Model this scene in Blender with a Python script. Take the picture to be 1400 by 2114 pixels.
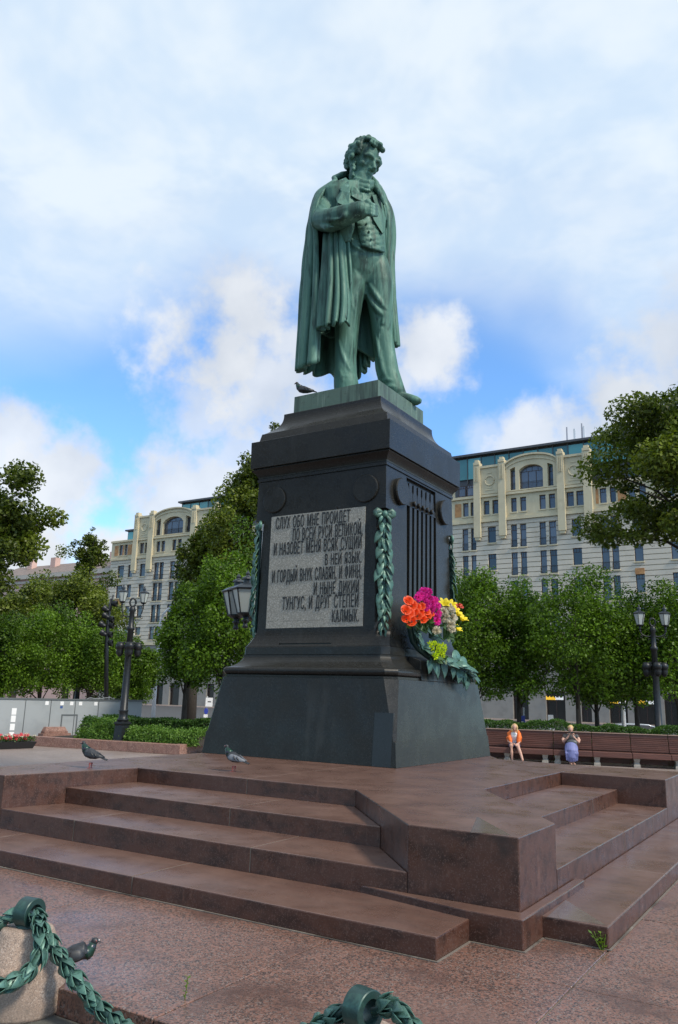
import bpy, bmesh, math, random
import numpy as np
from mathutils import Vector, Matrix
for o in list(bpy.data.objects): bpy.data.objects.remove(o)
SC = bpy.context.scene
COL = SC.collection
R_ = math.radians
# ------------------------------------------------------------------ camera
PITCH, ROLL, YAW, FPX = R_(12.995), R_(1.606), R_(122.188), 1634.0
CAM = np.array([7.022, -11.774, 1.65])
_f = np.array([math.cos(PITCH)*math.cos(YAW), math.cos(PITCH)*math.sin(YAW), math.sin(PITCH)])
_r0 = np.array([math.sin(YAW), -math.cos(YAW), 0.0]); _u0 = np.cross(_r0, _f)
_rt = math.cos(ROLL)*_r0 + math.sin(ROLL)*_u0; _up = -math.sin(ROLL)*_r0 + math.cos(ROLL)*_u0
cam = bpy.data.cameras.new('camera'); co = bpy.data.objects.new('camera', cam); COL.objects.link(co)
cam.sensor_fit = 'VERTICAL'; cam.sensor_height = 36.0; cam.lens = 36.0*FPX/2114.0
cam.clip_start = 0.1; cam.clip_end = 6000
co.matrix_world = Matrix(((_rt[0], _up[0], -_f[0], CAM[0]), (_rt[1], _up[1], -_f[1], CAM[1]), (_rt[2], _up[2], -_f[2], CAM[2]), (0, 0, 0, 1)))
SC.camera = co
def ray(u, v): return _rt*((u-700)/FPX) - _up*((v-1057)/FPX) + _f      # photo pixel -> direction
def onz(u, v, z): d = ray(u, v); return CAM + d*((z-CAM[2])/d[2])
def ony(u, v, y): d = ray(u, v); return CAM + d*((y-CAM[1])/d[1])
def onx(u, v, x): d = ray(u, v); return CAM + d*((x-CAM[0])/d[0])
def proj(P):
    q = np.array(P)-CAM; w = q@_f; return 700+FPX*(q@_rt)/w, 1057-FPX*(q@_up)/w
def atdist(u, v, D):                                                     # point on pixel ray at horizontal distance D
    d = ray(u, v); return CAM + d*(D/math.hypot(d[0], d[1]))
# ------------------------------------------------------------------ sky, sun, exposure
SUN_AZ, SUN_EL = R_(-9), R_(44)          # towards the sun, azimuth from +X
w = bpy.data.worlds.new('World'); SC.world = w; w.use_nodes = True
nt = w.node_tree; nt.nodes.clear()
class NB:                                 # tiny node-building helper
    def __init__(s, nt): s.nt = nt
    def n(s, t, **k):
        x = s.nt.nodes.new(t)
        for a, b in k.items(): setattr(x, a, b)
        return x
    def put(s, sock, v):
        if isinstance(v, bpy.types.NodeSocket): s.nt.links.new(v, sock)
        elif v is not None: sock.default_value = v
    def m(s, op, a, b=None, c=None, clamp=False):
        x = s.n('ShaderNodeMath', operation=op, use_clamp=clamp)
        for i, v in enumerate((a, b, c)):
            if v is not None: s.put(x.inputs[i], v)
        return x.outputs[0]
    def vm(s, op, a, b=None, out=0):
        x = s.n('ShaderNodeVectorMath', operation=op); s.put(x.inputs[0], a)
        if b is not None: s.put(x.inputs[1], b)
        return x.outputs['Value'] if op in ('DISTANCE', 'LENGTH', 'DOT_PRODUCT') else x.outputs[0]
    def noise(s, vec, scale, detail=4, rough=.55, dist=0, out=0):
        x = s.n('ShaderNodeTexNoise'); s.put(x.inputs['Vector'], vec); x.inputs['Scale'].default_value = scale
        x.inputs['Detail'].default_value = detail; x.inputs['Roughness'].default_value = rough; x.inputs['Distortion'].default_value = dist
        return x.outputs[out]
    def ss(s, v, lo, hi, a=0.0, b=1.0, smooth=True):
        x = s.n('ShaderNodeMapRange', interpolation_type='SMOOTHSTEP' if smooth else 'LINEAR'); s.put(x.inputs[0], v)
        for i, q in zip((1, 2, 3, 4), (lo, hi, a, b)): x.inputs[i].default_value = q
        return x.outputs[0]
    def mix(s, f, a, b, blend='MIX'):
        x = s.n('ShaderNodeMix', data_type='RGBA', blend_type=blend); s.put(x.inputs[0], f)
        for i, v in ((6, a), (7, b)):
            if isinstance(v, (tuple, list)): v = tuple(v)+(1,)*(4-len(v))
            s.put(x.inputs[i], v)
        return x.outputs[2]
b = NB(nt)
sky = b.n('ShaderNodeTexSky', sky_type='NISHITA', sun_disc=False, sun_elevation=SUN_EL, sun_rotation=R_(90)-SUN_AZ, air_density=1.0, dust_density=0.6, ozone_density=2.0)
tc = b.n('ShaderNodeTexCoord').outputs['Generated']
sep = b.n('ShaderNodeSeparateXYZ'); b.put(sep.inputs[0], tc)
zz = b.m('MAXIMUM', sep.outputs[2], 0.02)
# the high veil: a cloud sheet seen in perspective (direction projected on a plane overhead)
pl = b.n('ShaderNodeCombineXYZ'); den = b.m('ADD', zz, 0.22)
b.put(pl.inputs[0], b.m('DIVIDE', sep.outputs[0], den)); b.put(pl.inputs[1], b.m('DIVIDE', sep.outputs[1], den))
v1 = b.noise(pl.outputs[0], 1.3, 3, .45, .5); v2 = b.noise(pl.outputs[0], 5.0, 4, .6, .2)
veil = b.m('ADD', b.m('MULTIPLY', v1, .8), b.m('MULTIPLY', v2, .28))
veil = b.m('ADD', veil, b.ss(sep.outputs[2], .34, .62, -.24, .30, False))
veil = b.m('MAXIMUM', b.ss(veil, .38, .82), b.ss(b.m('ADD', sep.outputs[2], b.m('MULTIPLY', b.m('SUBTRACT', v1, .5), .5)), .35, .52, 0, .90))
# cumulus: heaps at their directions, edges broken up by noise
wob = b.noise(tc, 7, 3, .5); wob2 = b.noise(tc, 22, 4, .62)
wv = b.m('ADD', b.m('MULTIPLY', b.m('SUBTRACT', wob, .5), 2.2), b.m('MULTIPLY', b.m('SUBTRACT', wob2, .5), 1.5))
cum = None
for (u, v, rp, st) in [(500, 640, 95, 1), (460, 740, 120, 1), (560, 800, 130, .9), (420, 830, 110, .75), (870, 720, 75, .95), (820, 780, 60, .8), (1290, 830, 90, 1), (1200, 885, 60, .9), (1100, 930, 75, .9), (1385, 720, 75, .9), (1480, 780, 160, .9),
                       (120, 985, 90, .95), (20, 940, 110, .9), (60, 1140, 85, 1), (-80, 1080, 110, .9), (215, 1145, 50, 1), (390, 1020, 115, .9), (480, 960, 90, .75), (1010, 905, 45, .5), (300, 1160, 70, .6), (-300, 900, 190, .9), (1750, 950, 220, .9)]:
    d = ray(u, v); d = d/np.linalg.norm(d)
    dist = b.vm('DISTANCE', tc, tuple(d))
    t = b.m('ADD', b.m('SUBTRACT', 1.14 if st > .85 else 1.0, b.m('DIVIDE', dist, rp/FPX*1.3)), wv)
    t = b.m('MULTIPLY', b.ss(t, -.14, .72), st)
    cum = t if cum is None else b.m('MAXIMUM', cum, t)
# elsewhere round the horizon and overhead: ordinary broken cloud of the same sort
gen = b.ss(b.noise(tc, 2.6, 7, .58, .3), .5, .64)
side = b.vm('DISTANCE', tc, tuple(_f)); gen = b.m('MULTIPLY', gen, b.ss(side, .62, 1.0))
cum = b.m('MAXIMUM', cum, gen)
shade = b.ss(b.noise(tc, 7, 5, .5), .3, .7)
skyc = b.mix(1.0, sky.outputs[0], (.95, 1.32, 1.62), 'MULTIPLY')
ccol = b.mix(shade, tuple(x/.15 for x in (.58, .63, .71)), tuple(x/.15 for x in (.80, .83, .87)))
vcol = b.mix(b.ss(v2, .35, .65), tuple(x/.15 for x in (.62, .75, .89)), tuple(x/.15 for x in (.77, .85, .91)))
c1 = b.mix(b.m('MULTIPLY', veil, .93), skyc, vcol)
c2 = b.mix(cum, c1, ccol)
bg = b.n('ShaderNodeBackground'); b.put(bg.inputs[0], c2); bg.inputs[1].default_value = .15
w.cycles.sampling_method = 'MANUAL'; w.cycles.sample_map_resolution = 512
out = b.n('ShaderNodeOutputWorld'); nt.links.new(bg.outputs[0], out.inputs[0])
sl = bpy.data.lights.new('sun', 'SUN'); sl.energy = 3.4; sl.angle = R_(9); sl.color = (1, .91, .77)
so = bpy.data.objects.new('sun', sl); COL.objects.link(so)
so.rotation_euler = Vector((math.cos(SUN_EL)*math.cos(SUN_AZ), math.cos(SUN_EL)*math.sin(SUN_AZ), math.sin(SUN_EL))).to_track_quat('Z', 'Y').to_euler()
SC.view_settings.view_transform = 'Standard'; SC.view_settings.look = 'None'; SC.view_settings.gamma = 1
SC.view_settings.use_curve_mapping = False; SC.view_settings.exposure = 0.18
SC.cycles.use_denoising = True
SC.cycles.max_bounces = 6; SC.cycles.transparent_max_bounces = 8
# ------------------------------------------------------------------ materials
def principled(name, col, rough=.6, metal=0.0, spec=.5, layers=(), bump=None, coat=0, map_scale=(1, 1, 1), rough_var=None, trans=None, rnd=0.0, emit=None):
    """layers: (kind, scale, colour, lo, hi[, detail, coordscale]) laid over col by a procedural mask"""
    m = bpy.data.materials.new(name); m.use_nodes = True; nt = m.node_tree; nt.nodes.clear(); b = NB(nt)
    p = b.n('ShaderNodeBsdfPrincipled'); o = b.n('ShaderNodeOutputMaterial')
    tcn = b.n('ShaderNodeTexCoord'); mp = b.n('ShaderNodeMapping'); nt.links.new(tcn.outputs['Object'], mp.inputs[0]); mp.inputs['Scale'].default_value = map_scale
    vec = mp.outputs[0]; c = tuple(col)+(1,)
    if rnd:
        oi = b.n('ShaderNodeObjectInfo').outputs['Random']
        c = b.mix(oi, tuple(x*(1-rnd) for x in col), tuple(min(1, x*(1+rnd)) for x in col))
    for L in layers:
        kind, sc, lc, lo, hi = L[:5]; det = L[5] if len(L) > 5 else 4; cs = L[6] if len(L) > 6 else None
        v = vec
        if cs: mm = b.n('ShaderNodeMapping'); nt.links.new(vec, mm.inputs[0]); mm.inputs['Scale'].default_value = cs; v = mm.outputs[0]
        if kind == 'noise': f = b.noise(v, sc, det, .6)
        elif kind == 'cell':
            x = b.n('ShaderNodeTexVoronoi'); b.put(x.inputs['Vector'], v); x.inputs['Scale'].default_value = sc
            s2 = b.n('ShaderNodeSeparateColor'); nt.links.new(x.outputs['Color'], s2.inputs[0]); f = s2.outputs[0]
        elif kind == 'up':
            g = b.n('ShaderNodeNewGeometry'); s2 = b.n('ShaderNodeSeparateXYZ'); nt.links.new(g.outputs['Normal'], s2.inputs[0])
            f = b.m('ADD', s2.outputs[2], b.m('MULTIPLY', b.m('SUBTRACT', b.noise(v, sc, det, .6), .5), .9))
        f = b.ss(f, lo, hi)
        c = b.mix(f, c, lc)
    b.put(p.inputs['Base Color'], c)
    p.inputs['Metallic'].default_value = metal; p.inputs['Specular IOR Level'].default_value = spec
    if rough_var: b.put(p.inputs['Roughness'], b.ss(b.noise(vec, rough_var[0], 5, .6), .3, .7, rough_var[1], rough_var[2]))
    else: p.inputs['Roughness'].default_value = rough
    if coat: p.inputs['Coat Weight'].default_value = coat
    if emit: p.inputs['Emission Color'].default_value = tuple(emit[0])+(1,); p.inputs['Emission Strength'].default_value = emit[1]
    if bump:
        bn = b.n('ShaderNodeBump'); bn.inputs['Strength'].default_value = bump[1]; bn.inputs['Distance'].default_value = bump[2]
        v = vec
        if len(bump) > 3: mm = b.n('ShaderNodeMapping'); nt.links.new(vec, mm.inputs[0]); mm.inputs['Scale'].default_value = bump[3]; v = mm.outputs[0]
        nt.links.new(b.noise(v, bump[0], 6, .6), bn.inputs['Height']); nt.links.new(bn.outputs[0], p.inputs['Normal'])
    sh = p.outputs[0]
    if trans:
        t = b.n('ShaderNodeBsdfTranslucent'); b.put(t.inputs[0], b.mix(1.0, c, tuple(trans[1]), 'MULTIPLY')); mx = b.n('ShaderNodeMixShader'); mx.inputs[0].default_value = trans[0]
        nt.links.new(sh, mx.inputs[1]); nt.links.new(t.outputs[0], mx.inputs[2]); sh = mx.outputs[0]
    nt.links.new(sh, o.inputs[0]); return m
MT = {}
MT['granite_dark'] = principled('granite_dark', (.018, .0172, .0145), .32, spec=.24, layers=[('noise', 3, (.016, .0158, .014), .4, .7), ('cell', 160, (.045, .045, .042), .86, .92), ('noise', 1.1, (.034, .0335, .030), .56, .75, 6, (3, 3, .5))], rough_var=(2.5, .22, .36), bump=(9, .04, .01))
MT['granite_patch'] = principled('granite_patch', (.014, .0137, .0125), .3, layers=[('cell', 160, (.03, .03, .033), .9, .93)])
MT['granite_grey'] = principled('granite_grey', (.30, .28, .235), .6, layers=[('cell', 110, (.20, .188, .158), .55, .62), ('cell', 75, (.40, .375, .32), .74, .80), ('noise', 3, (.25, .235, .20), .5, .8)])
MT['letter'] = principled('letter', (.018, .018, .018), .45)
MT['slot'] = principled('slot', (.012, .013, .014), .5)
MT['step_stone'] = principled('step_stone', (.074, .033, .023), .30, spec=.5, layers=[('noise', 4.0, (.034, .017, .013), .42, .68, 7, (1, 2.5, 2.0)), ('noise', 7, (.120, .060, .043), .56, .76, 8, (3, 1, 1)), ('cell', 150, (.105, .062, .050), .80, .92), ('noise', 2.0, (.030, .019, .016), .62, .8, 6), ('up', 2.2, (.168, .098, .074), .42, 1.45, 8), ('noise', 26, (.40, .37, .33), .80, .83, 2)], rough_var=(3, .24, .42), bump=(14, .06, .006))  # the up layer paints treads lighter than risers, imitating lit and shaded faces
MT['sheen_triangle'] = principled('sheen_triangle', (.15, .115, .105), .16, spec=.6, layers=[('noise', 6, (.12, .085, .075), .45, .7)])
MT['paving'] = principled('paving', (.172, .090, .066), .42, layers=[('cell', 95, (.055, .038, .034), .56, .66), ('cell', 62, (.215, .108, .080), .74, .82), ('cell', 130, (.205, .16, .14), .85, .9), ('noise', 1.6, (.085, .046, .037), .5, .72, 6), ('noise', .5, (.16, .095, .075), .5, .75, 4)], rough_var=(1.2, .26, .5), bump=(40, .12, .004), rnd=.12)
MT['plaza'] = principled('plaza', (.27, .215, .19), .5, layers=[('noise', .8, (.21, .165, .145), .45, .7, 6), ('cell', 30, (.19, .15, .13), .7, .8), ('noise', .16, (.19, .155, .14), .45, .65)], rough_var=(.6, .35, .55))
MT['joint'] = principled('joint', (.15, .125, .105), .85, layers=[('noise', 5, (.24, .215, .18), .5, .7), ('noise', 2.5, (.06, .05, .042), .5, .65)])
MT['ground'] = principled('ground', (.10, .098, .088), .85, layers=[('noise', 6, (.06, .062, .05), .45, .7, 8), ('noise', 1.5, (.13, .125, .11), .5, .75)], bump=(30, .4, .01))
MT['asphalt'] = principled('asphalt', (.05, .05, .052), .85, layers=[('noise', 2, (.065, .065, .065), .4, .7)])
MT['kerb'] = principled('kerb', (.24, .125, .095), .6, layers=[('noise', 5, (.17, .09, .07), .4, .7), ('cell', 40, (.3, .18, .14), .7, .8)])
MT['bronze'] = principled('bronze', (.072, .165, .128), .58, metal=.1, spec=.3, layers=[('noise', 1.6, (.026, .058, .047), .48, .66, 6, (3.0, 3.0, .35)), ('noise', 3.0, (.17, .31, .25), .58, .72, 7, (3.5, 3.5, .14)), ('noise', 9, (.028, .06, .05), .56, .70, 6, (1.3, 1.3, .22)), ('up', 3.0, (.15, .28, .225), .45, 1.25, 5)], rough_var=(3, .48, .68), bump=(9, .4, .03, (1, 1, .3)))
MT['bronze_leaf'] = principled('bronze_leaf', (.075, .165, .13), .48, metal=.2, layers=[('noise', 7, (.022, .055, .047), .48, .7, 6), ('noise', 16, (.12, .235, .19), .58, .75, 6)], rough_var=(8, .35, .55), rnd=.25)
MT['bronze_plinth'] = principled('bronze_plinth', (.085, .135, .10), .55, metal=.08, layers=[('noise', 2.5, (.040, .062, .048), .46, .68, 7, (3.5, 3.5, .3)), ('noise', 5, (.17, .235, .185), .56, .74, 6, (4, 4, .25)), ('noise', 12, (.05, .07, .055), .58, .72, 6)], bump=(14, .2, .012))
MT['bronze_dark'] = principled('bronze_dark', (.022, .055, .050), .4, metal=.25, layers=[('noise', 9, (.045, .11, .09), .52, .7, 6)], bump=(30, .1, .005))
MT['bollard'] = principled('bollard', (.33, .24, .185), .72, layers=[('cell', 230, (.20, .15, .12), .6, .7), ('cell', 170, (.42, .33, .27), .8, .88), ('noise', 3, (.24, .185, .15), .45, .75, 7), ('noise', 14, (.17, .14, .115), .55, .75, 6)], bump=(45, .3, .006))
# ------------------------------------------------------------------ object helpers
def tag(o, label=None, cat=None, group=None, kind=None):
    if label: o['label'] = label
    if cat: o['category'] = cat
    if group: o['group'] = group
    if kind: o['kind'] = kind
    return o
def empty(name, loc=(0, 0, 0), rz=0, label=None, cat=None, group=None):
    o = bpy.data.objects.new(name, None); COL.objects.link(o); o.location = tuple(loc); o.rotation_euler = (0, 0, rz); o.empty_display_size = .2
    return tag(o, label, cat, group)
def link(name, me, mat=None, parent=None, loc=None, rot=None, scale=None):
    o = bpy.data.objects.new(name, me); COL.objects.link(o)
    if mat is not None and not me.materials: me.materials.append(MT[mat] if isinstance(mat, str) else mat)
    if parent is not None: o.parent = parent
    if loc is not None: o.location = tuple(loc)
    if rot is not None:
        if isinstance(rot, Matrix): o.rotation_euler = rot.to_euler()
        else: o.rotation_euler = rot
    if scale is not None: o.scale = (scale,)*3 if isinstance(scale, (int, float)) else scale
    return o
def copy_tree(o, parent=None, label=None):
    c = o.copy(); COL.objects.link(c); c.parent = parent
    if label: c['label'] = label
    for ch in list(o.children): copy_tree(ch, c)
    return c
def bevel(o, wd, seg=2):
    m = o.modifiers.new('bevel', 'BEVEL'); m.width = wd; m.segments = seg; m.limit_method = 'ANGLE'; m.angle_limit = R_(35); return o
class MB:
    def __init__(s): s.v = []; s.f = []
    def add(s, vs, fs):
        k = len(s.v); s.v += [tuple(map(float, q)) for q in vs]; s.f += [tuple(i+k for i in q) for q in fs]; return s
    def box(s, x0, x1, y0, y1, z0, z1, T=None):
        vs = [(x, y, z) for z in (z0, z1) for y in (y0, y1) for x in (x0, x1)]
        if T is not None: vs = [tuple(T @ Vector(q)) for q in vs]
        return s.add(vs, [(0, 2, 3, 1), (4, 5, 7, 6), (0, 1, 5, 4), (2, 6, 7, 3), (0, 4, 6, 2), (1, 3, 7, 5)])
    def prism(s, poly, z0, z1):
        n = len(poly); a = sum(poly[i][0]*poly[(i+1) % n][1]-poly[(i+1) % n][0]*poly[i][1] for i in range(n))
        if a < 0: poly = poly[::-1]
        vs = [(x, y, z0) for x, y in poly]+[(x, y, z1) for x, y in poly]
        return s.add(vs, [tuple(range(n-1, -1, -1)), tuple(range(n, 2*n))]+[(i, (i+1) % n, n+(i+1) % n, n+i) for i in range(n)])
    def rings(s, rs, cap=True, closed=True):
        n = len(rs[0]); vs = [p for r in rs for p in r]; fs = []
        for k in range(len(rs)-1):
            for i in range(n if closed else n-1): fs.append((k*n+i, k*n+(i+1) % n, (k+1)*n+(i+1) % n, (k+1)*n+i))
        if cap: fs.append(tuple(range(n-1, -1, -1))); fs.append(tuple((len(rs)-1)*n+i for i in range(n)))
        return s.add(vs, fs)
    def lathe(s, prof, seg=16, c=(0, 0, 0)):
        return s.rings([[(c[0]+r*math.cos(2*math.pi*i/seg), c[1]+r*math.sin(2*math.pi*i/seg), c[2]+z) for i in range(seg)] for r, z in prof])
    def tube(s, pts, rad, seg=8, flat=None, up=None, ends=True):
        P = [np.array(p, float) for p in pts]; n = len(P)
        if isinstance(rad, (int, float)): rad = [rad]*n
        ref = np.array(up if up is not None else (0.03, 0.05, 1.0), float); rs = []
        for i in range(n):
            t = P[min(i+1, n-1)]-P[max(i-1, 0)]; t = t/(np.linalg.norm(t)+1e-9)
            if abs(t@ref)/np.linalg.norm(ref) > .97: rr = np.array((1.0, .1, 0))
            else: rr = ref
            a = np.cross(t, rr); a /= np.linalg.norm(a); c = np.cross(a, t)
            fl = 1.0 if flat is None else flat
            rs.append([tuple(P[i]+rad[i]*(a*math.cos(2*math.pi*k/seg)+c*fl*math.sin(2*math.pi*k/seg))) for k in range(seg)])
        return s.rings(rs, cap=ends)
    def ball(s, c, r, seg=10, rng=6, M3=None):
        if isinstance(r, (int, float)): r = (r, r, r)
        rs = []
        for j in range(rng+1):
            th = math.pi*(j/rng*.96+.02); ring = []
            for i in range(seg):
                q = np.array((r[0]*math.sin(th)*math.cos(2*math.pi*i/seg), r[1]*math.sin(th)*math.sin(2*math.pi*i/seg), -r[2]*math.cos(th)))
                if M3 is not None: q = M3@q
                ring.append(tuple(np.array(c)+q))
            rs.append(ring)
        return s.rings(rs)
    def mesh(s, name, smooth=False):
        me = bpy.data.meshes.new(name); me.from_pydata(s.v, [], s.f); me.update()
        if smooth: me.polygons.foreach_set('use_smooth', [True]*len(me.polygons))
        return me
    def build(s, name, mat, parent=None, smooth=False, **k): return link(name, s.mesh(name, smooth), mat, parent, **k)
def tmp_eval(me, mods):
    o = bpy.data.objects.new('tmp', me); COL.objects.link(o)
    for t, kw in mods:
        m = o.modifiers.new('m', t)
        for a, v in kw.items(): setattr(m, a, v)
    dg = bpy.context.evaluated_depsgraph_get(); dg.update()
    r = bpy.data.meshes.new_from_object(o.evaluated_get(dg)); bpy.data.objects.remove(o); return r
def fuse(mb, voxel, it=2, fac=.5):
    me = tmp_eval(mb.mesh('tmp'), [('REMESH', dict(mode='VOXEL', voxel_size=voxel, use_smooth_shade=True)), ('SMOOTH', dict(factor=fac, iterations=it))])
    me.polygons.foreach_set('use_smooth', [True]*len(me.polygons)); return me
def boolean_cut(me, cutters):
    o = bpy.data.objects.new('tmp', me); COL.objects.link(o); cs = []
    for mb in cutters:
        c = bpy.data.objects.new('cut', mb.mesh('cut')); COL.objects.link(c); cs.append(c)
        m = o.modifiers.new('b', 'BOOLEAN'); m.operation = 'DIFFERENCE'; m.solver = 'EXACT'; m.object = c
    dg = bpy.context.evaluated_depsgraph_get(); dg.update()
    r = bpy.data.meshes.new_from_object(o.evaluated_get(dg))
    for c in cs+[o]: bpy.data.objects.remove(c)
    return r
rng = random.Random(7)
# ------------------------------------------------------------------ ground
def sheet(name, x0, x1, y0, y1, z, mat, kind='structure', depth=None):
    mb = MB()
    if depth: mb.box(x0, x1, y0, y1, z-depth, z)
    else: mb.add([(x0, y0, z), (x1, y0, z), (x1, y1, z), (x0, y1, z)], [(0, 1, 2, 3)])
    return tag(mb.build(name, mat), kind=kind)
sheet('ground', -2500, 2500, -2500, 2500, -.80, 'ground')
sheet('path', -60, 40, -30, -8.40, -.13, 'ground', depth=.60)
ZP = -.35
sheet('plaza', -60, 40, -8.395, 29, ZP, 'plaza', depth=.43)
pav = tag(MB().box(-4.4, 15.2, -8.37, 3.4, ZP+.002, -.010).build('paving', 'joint'), kind='structure')
sheet('road', -300, 200, 33, 76, -.75, 'asphalt')
sheet('pavement', -300, 200, 76, 83.2, -.62, 'plaza', depth=.16)
# polished red granite slabs round the monument, each its own piece
xs = [-4.4, -2.46, -.36, 1.745, 3.845, 5.49, 7.5, 9.4, 11.3, 13.2, 15.2]; ys = [-8.39, -6.60, -4.75, -2.8, -.8, 1.3, 3.4]
for i in range(len(xs)-1):
    for j in range(len(ys)-1):
        if xs[i] > -1.7 and xs[i+1] < 5.0 and ys[j] > -5.9 and ys[j+1] < 1.7: continue
        off = 0 if j % 2 == 0 else .0
        g = .004+.003*rng.random(); mb = MB().box(xs[i]+g, xs[i+1]-g, ys[j]+g, ys[j+1]-g, -.14 if j == 0 else -.05, 0+rng.uniform(-.0015, .0015))
        bevel(mb.build('slab', 'paving', pav), .004, 1)
# ------------------------------------------------------------------ stepped platform
plat = empty('stepped_platform', (0, 0, 0), 0, 'stepped reddish brown polished granite platform carrying the monument', 'platform')
ZT, Z3, Z2, Z1 = .69, .52, .345, .145
YF, XR = -5.95, 4.95
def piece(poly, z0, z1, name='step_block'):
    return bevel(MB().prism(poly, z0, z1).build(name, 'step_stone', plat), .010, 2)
def split(poly, cuts, gap=.003):
    """cut a polygon along x=c or y=c lines, returns pieces"""
    out = []
    def clip(P, ax, c, sgn):
        r = []
        for i in range(len(P)):
            a, q = P[i], P[(i+1) % len(P)]; da, dq = sgn*(a[ax]-c), sgn*(q[ax]-c)
            if da <= 0: r.append(a)
            if da*dq < 0: t = da/(da-dq); r.append((a[0]+t*(q[0]-a[0]), a[1]+t*(q[1]-a[1])))
        return r
    todo = [poly]
    for ax, c in cuts:
        nx = []
        for P in todo:
            A, B_ = clip(P, ax, c-gap, 1), clip(P, ax, c+gap, -1)
            nx += [q for q in (A, B_) if len(q) > 2]
        todo = nx
    return todo
# corner block of the platform (near pier) and the flat terrace behind
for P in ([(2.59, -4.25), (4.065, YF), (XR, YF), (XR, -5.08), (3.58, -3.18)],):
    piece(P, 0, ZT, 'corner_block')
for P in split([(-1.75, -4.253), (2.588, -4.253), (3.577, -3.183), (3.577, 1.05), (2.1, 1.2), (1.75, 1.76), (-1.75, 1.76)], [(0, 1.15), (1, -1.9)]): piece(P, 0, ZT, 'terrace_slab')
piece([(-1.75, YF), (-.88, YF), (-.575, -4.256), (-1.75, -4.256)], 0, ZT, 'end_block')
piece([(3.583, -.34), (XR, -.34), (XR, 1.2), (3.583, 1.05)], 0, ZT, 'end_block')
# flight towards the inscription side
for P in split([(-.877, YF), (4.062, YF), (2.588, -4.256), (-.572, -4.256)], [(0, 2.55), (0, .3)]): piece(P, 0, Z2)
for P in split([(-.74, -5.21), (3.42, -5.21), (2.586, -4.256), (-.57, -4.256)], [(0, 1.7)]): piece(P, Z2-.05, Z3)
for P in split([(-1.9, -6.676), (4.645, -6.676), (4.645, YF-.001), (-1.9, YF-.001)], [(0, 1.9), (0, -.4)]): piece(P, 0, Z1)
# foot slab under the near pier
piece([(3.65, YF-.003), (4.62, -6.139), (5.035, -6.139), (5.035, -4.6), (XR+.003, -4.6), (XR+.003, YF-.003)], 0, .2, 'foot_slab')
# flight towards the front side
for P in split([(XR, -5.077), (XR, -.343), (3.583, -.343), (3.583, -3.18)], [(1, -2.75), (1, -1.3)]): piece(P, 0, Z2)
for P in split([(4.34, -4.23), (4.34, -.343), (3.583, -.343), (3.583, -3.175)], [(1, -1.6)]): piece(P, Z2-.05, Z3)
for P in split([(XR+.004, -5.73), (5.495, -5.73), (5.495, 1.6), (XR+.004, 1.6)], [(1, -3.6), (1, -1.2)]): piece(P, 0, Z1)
# ------------------------------------------------------------------ pedestal
ped = empty('monument_pedestal', (0, 0, ZT), 0, 'tall dark polished granite pedestal with inscription panel and bronze garlands', 'pedestal')
def pl_(o): o.location = (o.location.x, o.location.y, o.location.z-ZT); return o      # authored in world height
def octring(z, h, c):
    return [(h, -h+c, z), (h, h-c, z), (h-c, h, z), (-h+c, h, z), (-h, h-c, z), (-h, -h+c, z), (-h+c, -h, z), (h-c, -h, z)]
def octloft(name, secs, mat='granite_dark', bev=.006, cutters=None, parent=None):
    me = MB().rings([octring(*s) for s in secs]).mesh(name)
    if cutters: me = boolean_cut(me, cutters)
    o = link(name, me, mat, parent or ped); pl_(o) if parent is None else None
    if bev: bevel(o, bev, 2)
    return o
e = .0015
octloft('base_block', [(.692, 1.742, e), (1.02, 1.713, e), (1.045, 1.711, .035), (1.886, 1.632, .16)], bev=.008)
tor = [(1.888, 1.60, .15), (1.925, 1.60, .15)]
for k in range(9):
    a = -math.pi/2+math.pi*k/8*.78; tor.append((1.99+.062*math.sin(a), 1.575+.052*math.cos(a), .145))
for k in range(1, 9): t = k/8; tor.append((2.03+.215*t, 1.60-.214*(1-(1-t)**2.2), .145-.035*t))
octloft('torus_molding', tor, bev=0)
octloft('fillet', [(2.246, 1.372, .10), (2.375, 1.366, .10)], bev=.008)
sh = []
for k in range(9):
    t = k/8; sh.append((2.377+.36*t, 1.362-.078*(1-(1-t)**2.4), .10+.075*min(1, t*1.6)))
sh += [(4.50, 1.268, .175), (4.503, 1.268, e), (5.20, 1.256, e)]
cut = [MB().box(1.10, 1.5, -.56, .555, 4.80, 5.17), MB().box(1.13, 1.5, -.56, .555, 2.95, 4.70), MB().box(-.62, .38, -1.5, -1.315, 2.41, 2.43)]
octloft('shaft', sh, bev=0, cutters=cut)
bedm = [(5.202, 1.275, e), (5.245, 1.275, e), (5.247, 1.262, e), (5.262, 1.262, e)]
for k in range(8): t = k/7; bedm.append((5.264+.13*t, 1.268+.088*(t**1.7), e))
bedm += [(5.405, 1.362, e), (5.407, 1.335, e), (5.429, 1.335, e)]
octloft('bed_molding', bedm, bev=0)
octloft('cornice', [(5.431, 1.366, e), (5.436, 1.372, e), (5.91, 1.376, e), (5.915, 1.37, e)], bev=.006)
octloft('cap_step', [(5.917, 1.285, e), (6.084, 1.25, e)], bev=.006)
cav = [(6.086, 1.235, e)]
for k in range(1, 11): t = k/10; cav.append((6.09+.40*t, .985+.25*(1-t)**2.6, e))
cav += [(6.50, .982, e)]
octloft('cap_cavetto', cav, bev=0)
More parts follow.
